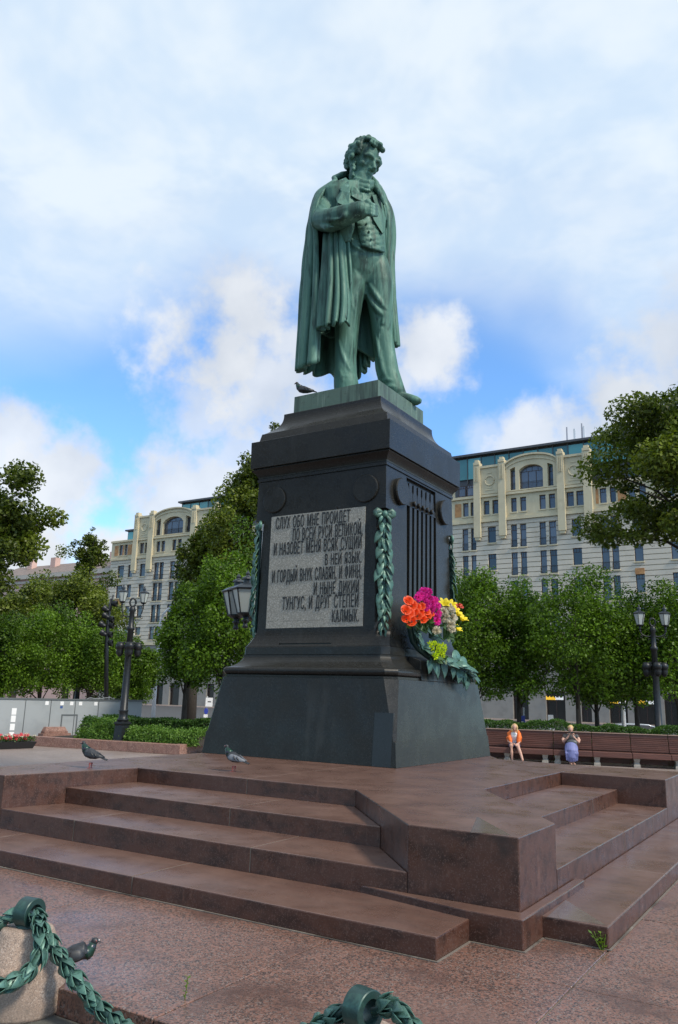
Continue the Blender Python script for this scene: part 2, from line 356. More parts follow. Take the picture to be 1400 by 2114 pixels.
# darker repair stone let into the near lower corner
pl_(bevel(MB().box(1.42, 1.7395, -1.737, -1.60, .694, 1.43, None).build('repair_stone', 'granite_patch', ped), .004, 1)) if False else None
def on_face(zb, zt, x0, x1, mat, name):
    hb = 1.742-(zb-.692)*(.11/1.194); ht = 1.742-(zt-.692)*(.11/1.194); y = .004
    mb = MB(); vs = [(x0, -hb-y, zb), (x1, -hb-y, zb), (x1, -ht-y, zt), (x0, -ht-y, zt), (x0, -hb+.03, zb), (x1, -hb+.03, zb), (x1, -ht+.03, zt), (x0, -ht+.03, zt)]
    mb.add(vs, [(0, 1, 2, 3), (5, 4, 7, 6), (0, 4, 5, 1), (1, 5, 6, 2), (2, 6, 7, 3), (3, 7, 4, 0)]); return pl_(mb.build(name, mat, ped))
on_face(.694, 1.42, 1.36, 1.66, 'granite_patch', 'repair_stone')
# block on the front that carries the wreath
bevel(pl_(MB().add([(1.60, -.73, 1.889)]*4+[(1.634, -.73, 1.889), (1.634, .86, 1.889), (1.618, .86, 2.06), (1.608, -.73, 2.19), (1.4, -.73, 2.26), (1.4, .86, 2.26), (1.4, -.73, 1.889), (1.4, .86, 1.889)],
    [(10, 4, 7, 8), (5, 11, 9, 6), (4, 5, 6, 7), (7, 6, 9, 8), (10, 11, 5, 4), (11, 10, 8, 9)]).build('wreath_block', 'granite_dark', ped)), .008, 2)
def disc(c, axis, r, t):
    mb = MB(); prof = [(r, 0), (r, t*.75), (r-.012, t), (0.001, t)]
    rs = []
    for rr, z in prof:
        ring = []
        for i in range(40):
            a = 2*math.pi*i/40
            ring.append((c[0]+rr*math.cos(a), c[1]-z, c[2]+rr*math.sin(a)) if axis == 'y' else (c[0]+z, c[1]+rr*math.cos(a), c[2]+rr*math.sin(a)))
        rs.append(ring)
    mb.rings(rs, cap=False); return pl_(mb.build('rosette_disc', 'granite_dark', ped))
for x in (-.89, .90): disc((x, -1.262, 4.85), 'y', .228, .035)
for y in (-.81, .85): disc((1.262, y, 4.86), 'x', .222, .075)
# lyre strings and pegs on the front
def hx(z): return 1.268-(z-4.5)*(.012/.7) if z > 4.5 else 1.284-(z-2.737)*(.016/1.763)
for k in range(6):
    y = -.46+.92*k/5-.0
    y = -.395+.165*k; pl_(MB().box(1.12, hx(4.7)-.004, y-.042, y+.042, 2.952, 4.698).build('lyre_string', 'granite_dark', ped))
pl_(MB().box(1.09, 1.2, -.559, .554, 4.802, 5.168).build('peg_backing', 'granite_dark', ped))
for k in range(6):
    y = -.40+.165*k; x1 = hx(5.0)-.006
    pl_(MB().prism([(0, 0)]*0 or [(y-.075, 4.80), (y+.075, 4.80), (y+.075, 4.92), (y+.052, 4.97), (y+.052, 5.09), (y+.03, 5.10), (y-.03, 5.10), (y-.052, 5.09), (y-.052, 4.97), (y-.075, 4.92)], 1.201, x1).build('lyre_peg', 'granite_dark', ped))
for o in ped.children:
    if o.name.startswith('lyre_peg'):
        me = o.data
        for vv in me.vertices: yy, z_, x_ = vv.co; vv.co = (x_, yy, z_)
        me.flip_normals() if False else None
for k in range(5):
    y = -.318+.165*k; mb = MB(); rs = []
    for rr, z in ((.043, 0), (.043, .05), (.03, .06), (.001, .06)): rs.append([(1.258+z, y+rr*math.cos(2*math.pi*i/14), 4.765+rr*math.sin(2*math.pi*i/14)) for i in range(14)])
    pl_(mb.rings(rs, cap=False).build('peg_knob', 'granite_dark', ped))
# inscription panel of grey granite slabs with raised letters
PX0, PX1 = -.935, .905
zs = [2.675, 2.79, 3.19, 4.56]
tp = pl_(MB().box(PX0, PX1, -1.255, -1.2, zs[0], zs[-1]).build('inscription_panel', 'slot', ped))
def fy(z): return -(1.284-(z-2.737)*(.016/1.763))
for a, c in zip(zs[:-1], zs[1:]):
    mb = MB(); g = .0015
    vs = [(PX0, fy(a)-.006, a+g), (PX1, fy(a)-.006, a+g), (PX1, fy(c)-.006, c-g), (PX0, fy(c)-.006, c-g), (PX0, -1.25, a+g), (PX1, -1.25, a+g), (PX1, -1.25, c-g), (PX0, -1.25, c-g)]
    mb.add(vs, [(0, 1, 2, 3), (5, 4, 7, 6), (0, 4, 5, 1), (1, 5, 6, 2), (2, 6, 7, 3), (3, 7, 4, 0)]).build('panel_slab', 'granite_grey', tp)
# (text, photo px of baseline start, baseline end, cap height px)
LINES = [('Слух обо мне пройдет', (569, 1093), (722, 1077), 24), ('по всей Руси великой,', (604, 1117), (748, 1103), 25), ('И назовет меня всяк сущий', (565, 1147), (746, 1132), 25), ('в ней язык.', (671, 1167), (746, 1161), 23),
         ('И гордый внук славян, и финн,', (562, 1203), (746, 1192), 25), ('и ныне дикий', (648, 1227), (741, 1224), 25), ('Тунгус, и друг степей', (583, 1260), (740, 1252), 26), ('калмык.', (686, 1286), (741, 1281), 25)]
for s, a, c, hpx in LINES:
    A, B_ = ony(*a, -1.284), ony(*c, -1.284); Hh = ony(a[0], a[1]-hpx, -1.284)[2]-A[2]
    # capitals throughout; the line's own initial capitals stand a little taller
    xcur = 0; mbl = []
    cu = bpy.data.curves.new('t', 'FONT'); cu.body = s.upper(); cu.space_character = 1.1; cu.space_word = 1.35; cu.offset = .0
    ob = bpy.data.objects.new('t', cu); COL.objects.link(ob); dg = bpy.context.evaluated_depsgraph_get(); dg.update()
    me = bpy.data.meshes.new_from_object(ob.evaluated_get(dg)); bpy.data.objects.remove(ob)
    co_ = np.array([q.co[:] for q in me.vertices]); x0, x1 = co_[:, 0].min(), co_[:, 0].max(); wx = (B_[0]-A[0])/(x1-x0); hz = Hh*1.02/.73
    z0 = (A[2]+B_[2])/2
    for q in me.vertices: z_ = z0+q.co.y*hz; q.co = (A[0]+(q.co.x-x0)*wx, fy(z_)-.008, z_)
    me = tmp_eval(me, [('SOLIDIFY', dict(thickness=.016, offset=0))])
    link('lettering', me, 'letter', tp)

# pale mortar in the joint at the foot of the lowest steps
for (x0, x1, y0, y1) in ((-1.9, 4.645, -6.692, -6.677), (5.496, 5.511, -5.73, 1.6), (4.646, 4.66, -6.69, -6.141), (4.662, 5.05, -6.153, -6.14), (5.036, 5.05, -6.139, -5.745), (5.051, 5.51, -5.744, -5.731)):
    MB().box(x0, x1, y0, y1, .0005, .007).build('mortar_joint', 'joint', plat)

for c_, y0, y1, z0, z1 in ((1.9, -6.68, YF, .004, Z1), (-.4, -6.68, YF, .004, Z1), (2.55, YF-.003, -5.21, Z1, Z2), (.3, YF-.003, -5.21, Z1, Z2), (1.7, -5.213, -4.256, Z2, Z3), (1.15, -4.255, -1.75, Z3, ZT)):
    MB().box(c_-.0035, c_+.0035, y0+.004, y1, z0, z1-.0015).build('mortar_joint', 'joint', plat)
for c_, x0, x1, z0, z1 in ((-3.6, XR, 5.497, .004, Z1), (-1.2, XR, 5.497, .004, Z1), (-2.75, 4.34, XR+.002, Z1, Z2), (-1.3, 4.34, XR+.002, Z1, Z2), (-1.6, 3.59, 4.342, Z2, Z3)):
    MB().box(x0, x1-.003, c_-.0035, c_+.0035, z0, z1-.0015).build('mortar_joint', 'joint', plat)

# paler glossy triangles laid on two corners, imitating a sky reflection in the stone
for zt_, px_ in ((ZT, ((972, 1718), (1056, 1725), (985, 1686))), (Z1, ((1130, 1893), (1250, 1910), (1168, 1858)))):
    q = [tuple(onz(u, v, zt_)[:2]) for u, v in px_]; MB().prism(q, zt_-.004, zt_+.0015).build('sheen_triangle', 'sheen_triangle', plat)
# ------------------------------------------------------------------ bronze statue
RV = np.array((.8588, .5122, 0)); HV = np.array((-.5122, .8588, 0))     # across / away as the camera sees the statue
def S(u, v, d):
    D = ray(u, v); t = (d+13.709)/(D@HV); return CAM+t*D
def loc_sd(P): return P@RV, P@HV
TORSO = [(747, 388, -.04, .27, .25), (742, 394, -.02, .42, .30), (733, 403, 0, .64, .34), (730, 418, 0, .71, .38), (733, 440, 0, .69, .43), (740, 468, 0, .60, .43), (750, 498, 0, .52, .39), (753, 525, 0, .50, .38), (752, 550, .02, .51, .38), (752, 575, .05, .46, .33), (752, 596, .08, .34, .26)]
AL = R_(35); E1 = RV*math.cos(AL)+HV*math.sin(AL); E2 = RV*math.sin(AL)-HV*math.cos(AL)
def ell_ring(P, a, bb, n=28, e1=E1, e2=E2): return [tuple(P+a*math.cos(2*math.pi*k/n)*e1+bb*math.sin(2*math.pi*k/n)*e2) for k in range(n)]
def torso_d(u, v):
    vs = [q[1] for q in TORSO]; r = [np.interp(v, vs, [q[k] for q in TORSO]) for k in range(5)]
    c0 = S(r[0], v, r[2]); s0, d0 = loc_sd(c0); best = d0-.3; bs = 9
    st, _ = loc_sd(S(u, v, -.35))
    for k in range(72):
        th = 2*math.pi*k/72; p = r[3]*math.cos(th)*E1+r[4]*math.sin(th)*E2; s, d = loc_sd(p)
        if d < .05 and abs(s+s0-st) < bs: bs = abs(s+s0-st); best = d+d0
    return best
statue = empty('bronze_statue', (0, 0, 6.50), 0, 'green patinated bronze statue of a cloaked man with folded arm on the pedestal', 'statue')
def st_(name, me, mat='bronze', parent=None):
    o = link(name, me, mat, parent or statue)
    if parent is None: o.location = (0, 0, -6.50)
    return o
pm = MB().rings([octring(z, h, e) for z, h, e in ((6.502, .865, e), (6.851, .862, e))]); st_('plinth', pm.mesh('plinth'), 'bronze_plinth')
B = MB()
B.rings([ell_ring(S(u, v, d), a, c) for u, v, d, a, c in TORSO])
def limb(pts, n=20): B.rings([ell_ring(S(u, v, d), r, r*1.04, n) for u, v, d, r in pts])
limb([(731, 540, 0, 0.260), (729, 560, 0, 0.300), (726, 590, 0, 0.305), (721, 625, 0, 0.261), (717, 660, 0, 0.236), (715, 700, 0, 0.216), (713, 740, .01, 0.203), (713, 772, .01, 0.214), (715, 795, 0, 0.230), (716, 815, 0, 0.225), (716, 832, 0, 0.180)])
limb([(774, 540, .04, 0.260), (776, 560, .05, 0.295), (780, 590, .045, 0.300), (784, 620, .04, 0.257), (788, 655, .05, 0.221), (790, 690, .06, 0.194), (795, 730, .08, 0.198), (800, 765, .10, 0.211), (807, 792, .10, 0.225), (814, 812, .10, 0.221), (816, 822, .1, 0.180)])
B.tube([(.30, .41, 6.97), (.45, .42, 6.99), (.65, .45, 6.99), (.80, .47, 6.95), (.92, .488, 6.92), (1.0, .497, 6.905)], [.12, .17, .16, .135, .105, .05], 12, flat=.8)
q = S(716, 828, 0); B.tube([q+(0, 0, .0), q+RV*.05-HV*.2+(0, 0, -.02), q+RV*.1-HV*.42+(0, 0, -.05), q+RV*.12-HV*.6+(0, 0, -.06)], [.18, .17, .13, .06], 12, flat=.8)
# right arm bent across the chest
B.tube([S(682, 398, -.08), S(674, 412, -.15), S(667, 434, -.26), S(668, 455, -.42), S(684, 455, -.6), S(706, 447, -.76), S(727, 439, -.84), S(741, 435, -.87)], [.18, .215, .225, .225, .22, .20, .18, .165], 16)
B.tube([S(735, 437, -.86), S(744, 434, -.88), S(752, 432, -.88)], [.165, .168, .15], 14)                   # cuff
B.ball(S(758, 431, -.86), (.10, .10, .145)); B.ball(S(752, 432, -.88), (.12, .1, .13))
for k, (v0, v1) in enumerate(((421, 424), (428, 431), (435, 438), (442, 444))):
    B.tube([S(758, v0, -.90), S(766, v0+1, -.93), S(773, v1, -.86), S(779, v1+1, -.7)], [.042, .042, .038, .03], 8)
B.tube([S(752, 420, -.92), S(758, 415, -.95), S(765, 414, -.92)], [.045, .042, .032], 8)                     # thumb
# sleeve wrinkles
for (a, c, r) in (((655, 440, -.42), (690, 438, -.80), .04), ((655, 452, -.58), (702, 452, -.94), .04), ((670, 430, -.45), (704, 438, -.92), .04), ((660, 422, -.42), (680, 432, -.58), .04), ((700, 455, -.92), (722, 430, -.98), .035), ((660, 466, -.6), (690, 468, -.84), .04)):
    A_, C_ = S(*a), S(*c); B.tube([A_, (A_+C_)/2+(0, 0, -.03), C_], [.012, r+.02, .01], 8)
# trouser creases, half sunk in the cloth
LEGR = [(729, 560, 0, 0.300), (721, 625, 0, 0.261), (717, 660, 0, 0.236), (715, 700, 0, 0.216), (713, 740, .01, 0.203), (713, 772, .01, 0.214), (715, 815, 0, 0.230)]
LEGL = [(776, 560, .06, 0.290), (784, 620, .04, 0.257), (788, 655, .05, 0.221), (790, 690, .06, 0.194), (795, 730, .08, 0.198), (800, 765, .10, 0.211), (814, 812, .10, 0.221)]
def leg_d(L, u, v):
    vs = [q[1] for q in L]; c0, d0, r = (np.interp(v, vs, [q[k] for q in L]) for k in (0, 2, 3)); x = min(.96, abs(u-c0)/109/r); return d0-r*math.sqrt(1-x*x)
def crease(L, pts, r, sink=.35):
    n = len(pts); P = [S(u, v, (leg_d(L, u, v) if L else torso_d(u, v))+r*sink) for u, v in pts]
    Pn = [cat(P, k/(3*n-1)) for k in range(3*n)]; B.tube(Pn, [.004+r*math.sin(math.pi*min(1, (k+.6)/(3*n-.2)))**.7 for k in range(3*n)], 8)
def cat(P, t):
    n = len(P)-1; x = min(max(t*n, 0), n-1e-6); i = int(x); f = x-i
    p0, p1, p2, p3 = P[max(i-1, 0)], P[i], P[i+1], P[min(i+2, n)]
    return .5*((2*p1)+(-p0+p2)*f+(2*p0-5*p1+4*p2-p3)*f*f+(-p0+3*p1-3*p2+p3)*f**3)
for pts, r in ([[(760, 580), (772, 602), (788, 628), (804, 648)], .05], [[(755, 600), (768, 625), (784, 645), (800, 658)], .045], [[(768, 570), (782, 584), (800, 594)], .04], [[(765, 555), (782, 566), (800, 572)], .035], [[(776, 690), (783, 725), (792, 768), (806, 792)], .045],
               [[(795, 640), (790, 670), (781, 700)], .04], [[(804, 700), (812, 740), (820, 782)], .035], [[(785, 790), (800, 784), (822, 792)], .05], [[(790, 806), (808, 798), (828, 804)], .045], [[(775, 740), (780, 770), (790, 800)], .03]): crease(LEGL, pts, r)
for pts, r in ([[(700, 700), (708, 735), (722, 765), (733, 778)], .045], [[(698, 786), (714, 778), (734, 780)], .05], [[(728, 690), (724, 730), (718, 770)], .035], [[(738, 600), (734, 640), (729, 690)], .035], [[(702, 760), (708, 785), (720, 795)], .04]): crease(LEGR, pts, r)
for pts, r in ([[(722, 500), (738, 512), (754, 520)], .035], [[(715, 488), (735, 500), (752, 508)], .03]): crease(None, pts, r)
for pts, r in ([[(722, 530), (732, 560), (740, 590)], .03], [[(716, 560), (722, 600), (728, 640)], .03]): crease(LEGR, pts, r)
# waistcoat edge and the folds of the sash
LAPELS = []
def patch(poly, off, th):
    n = len(poly); L = MB(); cu, cv = sum(q[0] for q in poly)/n, sum(q[1] for q in poly)/n
    F_ = [S(u, v, torso_d(u, v)-off) for u, v in poly]; K = [S(u, v, torso_d(u, v)-off+th) for u, v in poly]; ce = S(cu, cv, torso_d(cu, cv)-off-.004)
    L.add([tuple(p) for p in F_+K]+[tuple(ce)], [(i, 2*n, (i+1) % n) for i in range(n)]+[tuple(range(n, 2*n))]+[(i, (i+1) % n, n+(i+1) % n, n+i) for i in range(n)])
    LAPELS.append(L)
patch([(686, 380), (700, 372), (714, 366), (721, 374), (723, 398), (720, 421), (708, 423), (696, 418), (690, 400)], .30, .3)   # broad lapel
patch([(724, 380), (735, 388), (743, 402), (749, 416), (736, 411), (725, 404)], .19, .2)
patch([(768, 402), (780, 402), (790, 413), (796, 432), (797, 452), (795, 476), (790, 482), (782, 470), (772, 454), (768, 442), (775, 424)], .19, .2)   # left breast
# waistcoat: a sheet over the belly, wrinkled across, buttoned, ending in a shallow point
def sheet_on_torso(rows, off, th, wr, seed, nu=26, nv=40):
    r = random.Random(seed); ph = [r.uniform(0, 6.3) for _ in range(4)]; mb = MB(); vs = np.linspace(rows[0][0], rows[-1][0], nv); g = []
    for v in vs:
        a, c, sl = (np.interp(v, [q[0] for q in rows], [q[k] for q in rows]) for k in (1, 2, 3))
        for k in range(nu):
            q = k/(nu-1); u = a+(c-a)*q; vv = v+sl*q; w_ = wr*(math.sin(vv*.55+q*5+ph[0])+.7*math.sin(vv*.9-q*7+ph[1])+.5*math.sin(vv*1.4+q*3+ph[2]))*min(1, (v-vs[0])/30)
            e_ = .05*(abs(q-.5)*2)**4
            g.append(tuple(S(u, vv, torso_d(u, min(vv, 596))-off+w_+e_)))
    mb.add(g, [(i*nu+k, i*nu+k+1, (i+1)*nu+k+1, (i+1)*nu+k) for i in range(nv-1) for k in range(nu-1)])
    me = tmp_eval(mb.mesh('s'), [('SOLIDIFY', dict(thickness=th, offset=0)), ('SMOOTH', dict(factor=.5, iterations=2))]); me.polygons.foreach_set('use_smooth', [True]*len(me.polygons)); return me
WAIST = sheet_on_torso([(398, 740, 772, 0), (420, 735, 784, 2), (445, 732, 794, 4), (470, 738, 795, 8), (490, 742, 794, 12), (508, 748, 793, 14)], .075, .05, .012, 3)
CFRONT = sheet_on_torso([(400, 700, 738, 0), (430, 694, 736, 0), (470, 698, 730, 0), (500, 700, 722, 0)], .10, .06, .006, 8, 16, 26)
# neck, collar
B.tube([S(745, 396, .02), S(745, 380, -.02), S(747, 362, -.06)], [.26, .215, .20], 14)
B.tube([S(727, 372, .1), S(733, 380, -.16), S(744, 387, -.31), S(758, 389, -.32), S(768, 385, -.16)], [.05, .075, .08, .075, .06], 10)   # neckcloth
B.tube([S(729, 364, .1), S(735, 372, -.18), S(746, 377, -.31), S(760, 379, -.32), S(769, 376, -.14)], [.05, .07, .075, .07, .05], 10)
B.tube([S(741, 389, -.36), S(753, 392, -.41), S(765, 394, -.36)], [.03, .04, .03], 8)
# head
GA = R_(47); HFv = RV*math.sin(GA)-HV*math.cos(GA); HLv = RV*math.cos(GA)+HV*math.sin(GA)
pt = R_(-25); HS = 1.02; HF = HFv*math.cos(pt)+np.array((0, 0, math.sin(pt))); HU = np.cross(HLv, -HF); HU = HU/np.linalg.norm(HU)
if HU[2] < 0: HU = -HU
HM = np.array([HLv, HF, HU]).T                       # local (left, front, up) -> world
HC = S(750, 336, -.07)
def hd(x, y, z): return HC+HM@(np.array((x, y, z))*HS)
B.ball(hd(0, -.03, .08), tuple(HS*q for q in (.255, .33, .34)), 18, 12, HM); B.ball(hd(0, .08, -.18), tuple(HS*q for q in (.195, .215, .27)), 16, 10, HM)
B.ball(hd(0, .08, -.03), tuple(HS*q for q in (.225, .23, .24)), 16, 10, HM)
B.ball(hd(0, .225, -.405), tuple(HS*q for q in (.085, .075, .07)), 10, 6, HM)                                    # chin
B.tube([hd(-.175, .07, -.30), hd(-.125, .16, -.385), hd(0, .215, -.415), hd(.125, .16, -.385), hd(.175, .07, -.30)], [.065, .08, .085, .08, .065], 10)
B.tube([hd(0, .275, .06), hd(0, .315, -.02), hd(0, .385, -.125), hd(0, .345, -.165)], [.034, .036, .05, .032], 8)   # nose
for sx in (-1, 1):
    B.ball(hd(sx*.043, .325, -.145), (.038, .04, .03), 8, 6, HM)
    B.tube([hd(sx*.035, .31, .055), hd(sx*.12, .295, .082), hd(sx*.20, .20, .045)], [.035, .042, .03], 8)          # brow
    B.ball(hd(sx*.105, .245, .002), (.045, .03, .022), 8, 6, HM)                                                 # eye
    B.ball(hd(sx*.145, .175, -.09), (.085, .085, .075), 10, 6, HM)                                                  # cheek
    B.ball(hd(sx*.25, -.02, -.05), (.035, .07, .10), 8, 6, HM)                                                 # ear
B.tube([hd(-.085, .255, -.235), hd(-.03, .30, -.222), hd(.03, .30, -.222), hd(.085, .255, -.235)], [.02, .034, .034, .02], 8)
B.tube([hd(-.075, .25, -.285), hd(0, .295, -.288), hd(.075, .25, -.285)], [.02, .042, .02], 8)
fig = st_('figure', fuse(B, .020, 2, .5))
st_('waistcoat', WAIST, parent=fig); st_('coat_front', CFRONT, parent=fig)
for (u, v) in ((757, 462), (762, 478), (767, 494)): Bt = MB(); Bt.ball(tuple(S(u, v, torso_d(u, v)-.115)), .022, 8, 6); st_('button', Bt.mesh('button', True), parent=fig)
for L in LAPELS:
    me = L.mesh('lapel'); bevel(st_('lapel', me, parent=fig), .012, 2)
# curly hair and side whiskers
Hh = MB(); rh = random.Random(3)
def curl(x, y, z, r): Hh.ball(hd(x, y, z), (r*rh.uniform(.8, 1.25), r*rh.uniform(.8, 1.2), r*rh.uniform(.75, 1.1)), 8, 6, HM)
for k in range(640):
    g1 = 2*math.pi*rh.random(); cz = rh.uniform(-.66, 1); sz = math.sqrt(1-cz*cz); x, y, z = sz*math.cos(g1), sz*math.sin(g1), cz
    if y > .22 and z < .70 and abs(x) < .86: continue
    if y > -.05 and z < -.05: continue
    if z < -.40 and y > -.3: continue
    rr = rh.uniform(.94, 1.08)
    curl(x*.285*rr, -.03+y*.35*rr, .08+z*.375*rr, rh.uniform(.03, .06))
for k in range(26): curl(rh.uniform(-.2, .2), .21+rh.uniform(-.05, .05), .33+rh.uniform(-.03, .05), rh.uniform(.035, .055))
for sx in (-1, 1):
    for k in range(46):
        t = rh.random(); curl(sx*(.245-.05*t+rh.uniform(-.02, .02)), .0+.10*t+rh.uniform(-.06, .05), -.10-.33*t, rh.uniform(.03, .05))
    for k in range(26): curl(sx*rh.uniform(.25, .33), rh.uniform(-.08, .10), rh.uniform(-.04, .22), rh.uniform(.035, .06))
st_('hair', fuse(Hh, .016, 1, .3))
# draped cloth sheets: guide columns of (u, v, d), folded between
def cat(P, t):
    n = len(P)-1; x = min(max(t*n, 0), n-1e-6); i = int(x); f = x-i
    p0, p1, p2, p3 = P[max(i-1, 0)], P[i], P[i+1], P[min(i+2, n)]
    return .5*((2*p1)+(-p0+p2)*f+(2*p0-5*p1+4*p2-p3)*f*f+(-p0+3*p1-3*p2+p3)*f**3)
def drape(guides, nc, nr, folds, amp0, amp1, seed, thick, ph=0.0):
    G = [[S(*q) for q in g] for g in guides]; r = random.Random(seed); phs = [r.uniform(0, 6.28) for _ in range(6)]
    cols = [[cat(g, k/(nr-1)) for k in range(nr)] for g in G]
    grid = np.array([[cat([c[k] for c in cols], j/(nc-1)) for j in range(nc)] for k in range(nr)])
    cen = grid.mean(axis=1, keepdims=True); cen[:, :, :] = np.linspace(0, 1, nr)[:, None, None]*0+cen
    dj = np.gradient(grid, axis=1); nrm = np.stack([dj[..., 1], -dj[..., 0], 0*dj[..., 0]], -1); nrm /= np.linalg.norm(nrm, axis=-1, keepdims=True)+1e-9
    sg = np.sign(((grid-cen)*nrm).sum(-1).mean()); nrm *= sg
    p = np.linspace(0, 1, nc)[None, :]; t = np.linspace(0, 1, nr)[:, None]
    a = 2*math.pi*folds*(p+.035*np.sin(2*math.pi*2.3*p+phs[0])+.012*np.sin(5*t+phs[1]+9*p))+ph
    w = np.cos(a); w = np.sign(w)*np.abs(w)**.75
    w2 = np.cos(a*1.73+phs[2])*.45; w3 = np.cos(2.61*a+phs[3]+2*t)*.18
    amp = amp0+(amp1-amp0)*t**.8
    grid = grid+nrm*((w+w2+w3)*amp)[..., None]
    grid[-3:, :, 2] += (np.sin(a[-1:]*1.0+phs[4])*.035)
    mb = MB(); mb.v = [tuple(q) for q in grid.reshape(-1, 3)]
    mb.f = [(k*nc+j, k*nc+j+1, (k+1)*nc+j+1, (k+1)*nc+j) for k in range(nr-1) for j in range(nc-1)]
    me = tmp_eval(mb.mesh('cloth'), [('SOLIDIFY', dict(thickness=thick, offset=0)), ('SMOOTH', dict(factor=.4, iterations=1))])
    me.polygons.foreach_set('use_smooth', [True]*len(me.polygons)); return me
CL = [[(696, 371, -.30), (670, 392, -.44), (653, 424, -.50), (649, 455, -.48), (656, 482, -.32), (658, 560, -.30), (660, 640, -.32), (656, 748, -.36)],
      [(690, 374, -.06), (658, 397, -.08), (648, 425, -.08), (643, 455, -.08), (639, 482, -.06), (631, 560, -.08), (626, 640, -.08), (619, 762, -.10)],
      [(700, 370, .12), (668, 395, .22), (658, 425, .3), (653, 455, .33), (650, 482, .36), (645, 560, .4), (640, 640, .42), (635, 770, .45)],
      [(716, 363, .26), (700, 380, .45), (692, 420, .55), (690, 455, .6), (688, 482, .62), (688, 560, .66), (688, 640, .70), (690, 778, .74)],
      [(745, 362, .3), (745, 378, .5), (745, 420, .6), (745, 455, .65), (745, 482, .66), (740, 560, .7), (740, 640, .74), (742, 777, .78)],
      [(758, 366, .28), (764, 380, .46), (770, 420, .55), (771, 455, .58), (771, 482, .6), (770, 560, .63), (770, 640, .66), (766, 745, .68)],
      [(770, 372, .24), (783, 384, .42), (793, 420, .5), (796, 455, .52), (797, 482, .54), (795, 560, .56), (798, 640, .58), (800, 715, .58)],
      [(775, 385, .08), (794, 409, .15), (807, 440, .18), (811, 484, .2), (808, 540, .2), (810, 600, .2), (812, 650, .2), (817, 716, .2)],
      [(771, 386, -.12), (786, 411, -.16), (796, 438, -.18), (797, 483, -.12), (796, 513, -.08), (797, 580, -.02), (804, 640, .02), (809, 706, .05)]]
st_('cloak', drape(CL, 190, 64, 15, .012, .055, 5, .055))
CS = [[(718, 478, -.46), (724, 560, -.50), (726, 620, -.52), (725, 668, -.54)], [(700, 478, -.48), (702, 560, -.55), (703, 620, -.58), (702, 668, -.6)], [(680, 482, -.38), (678, 560, -.46), (676, 620, -.48), (674, 676, -.5)], [(668, 488, -.12), (665, 570, -.16), (663, 630, -.18), (661, 682, -.2)],
      [(690, 495, .25), (684, 575, .32), (682, 640, .35), (682, 695, .38)], [(745, 500, .38), (750, 590, .44), (752, 660, .48), (753, 732, .5)], [(788, 500, .34), (792, 590, .38), (790, 660, .38), (786, 728, .36)]]
st_('coat_skirt', drape(CS, 150, 40, 9, .025, .062, 11, .05, 1.0))
# cloak collar roll over both shoulders
Cc = MB(); Cc.tube([S(694, 372, -.2), S(690, 368, -.05), S(706, 362, .16), S(735, 357, .28), S(762, 366, .22), S(776, 380, .05), S(778, 390, -.16), S(786, 400, -.24), S(792, 410, -.25)], [.04, .06, .075, .08, .08, .075, .07, .06, .03], 10)
Cc.tube([S(777, 386, -.2), S(783, 396, -.28), S(789, 410, -.3), S(793, 424, -.28)], [.03, .05, .05, .02], 8)
st_('cloak_collar', fuse(Cc, .02, 1))
# ------------------------------------------------------------------ bronze leaves shared by garlands, wreath and chains
def leaf_mesh(name, L=1.0, W=.22, curl_=.13, thick=.035, n=6):
    """pointed laurel leaf along +X, face up +Z"""
    top = []; mb = MB()
    for i in range(n+1):
        t = i/n; w_ = W*(math.sin(math.pi*t**.8)**.9)*(1-.15*t)+.004; zc = curl_*L*math.sin(math.pi*t*.9)-.1*L*t*t
        top.append([(t*L, -w_, zc+.10*w_), (t*L, 0, zc-.30*w_), (t*L, w_, zc+.10*w_)])
    bot = [[(x, y, z-thick) for x, y, z in r] for r in top]
    vs = [p for r in top for p in r]+[p for r in bot for p in r]; k = 3*(n+1); fs = []
    for i in range(n):
        for j in range(2): a = i*3+j; fs += [(a, a+3, a+4, a+1), (k+a, k+a+1, k+a+4, k+a+3)]
        fs += [(i*3, k+i*3, k+i*3+3, i*3+3), (i*3+2, i*3+5, k+i*3+5, k+i*3+2)]
    fs += [(0, 1, 2, k+2, k+1, k), tuple(reversed((n*3, n*3+1, n*3+2, k+n*3+2, k+n*3+1, k+n*3)))]
    mb.add(vs, fs); me = mb.mesh(name, True); me.materials.append(MT['bronze_leaf']); return me
LEAF = leaf_mesh('bronze_leaf'); LEAF_W = leaf_mesh('bronze_leaf_broad', 1, .42, .12)
def frame(xdir, zhint):
    x = Vector(xdir).normalized(); z = Vector(zhint); z = (z-x*z.dot(x)).normalized(); y = z.cross(x)
    return Matrix((x, y, z)).transposed()
def put_leaf(par, pos, xdir, zhint, size, me=LEAF, wide=1.0, name='leaf'):
    return link(name, me, None, par, loc=pos, rot=frame(xdir, zhint), scale=(size, size*wide, size))
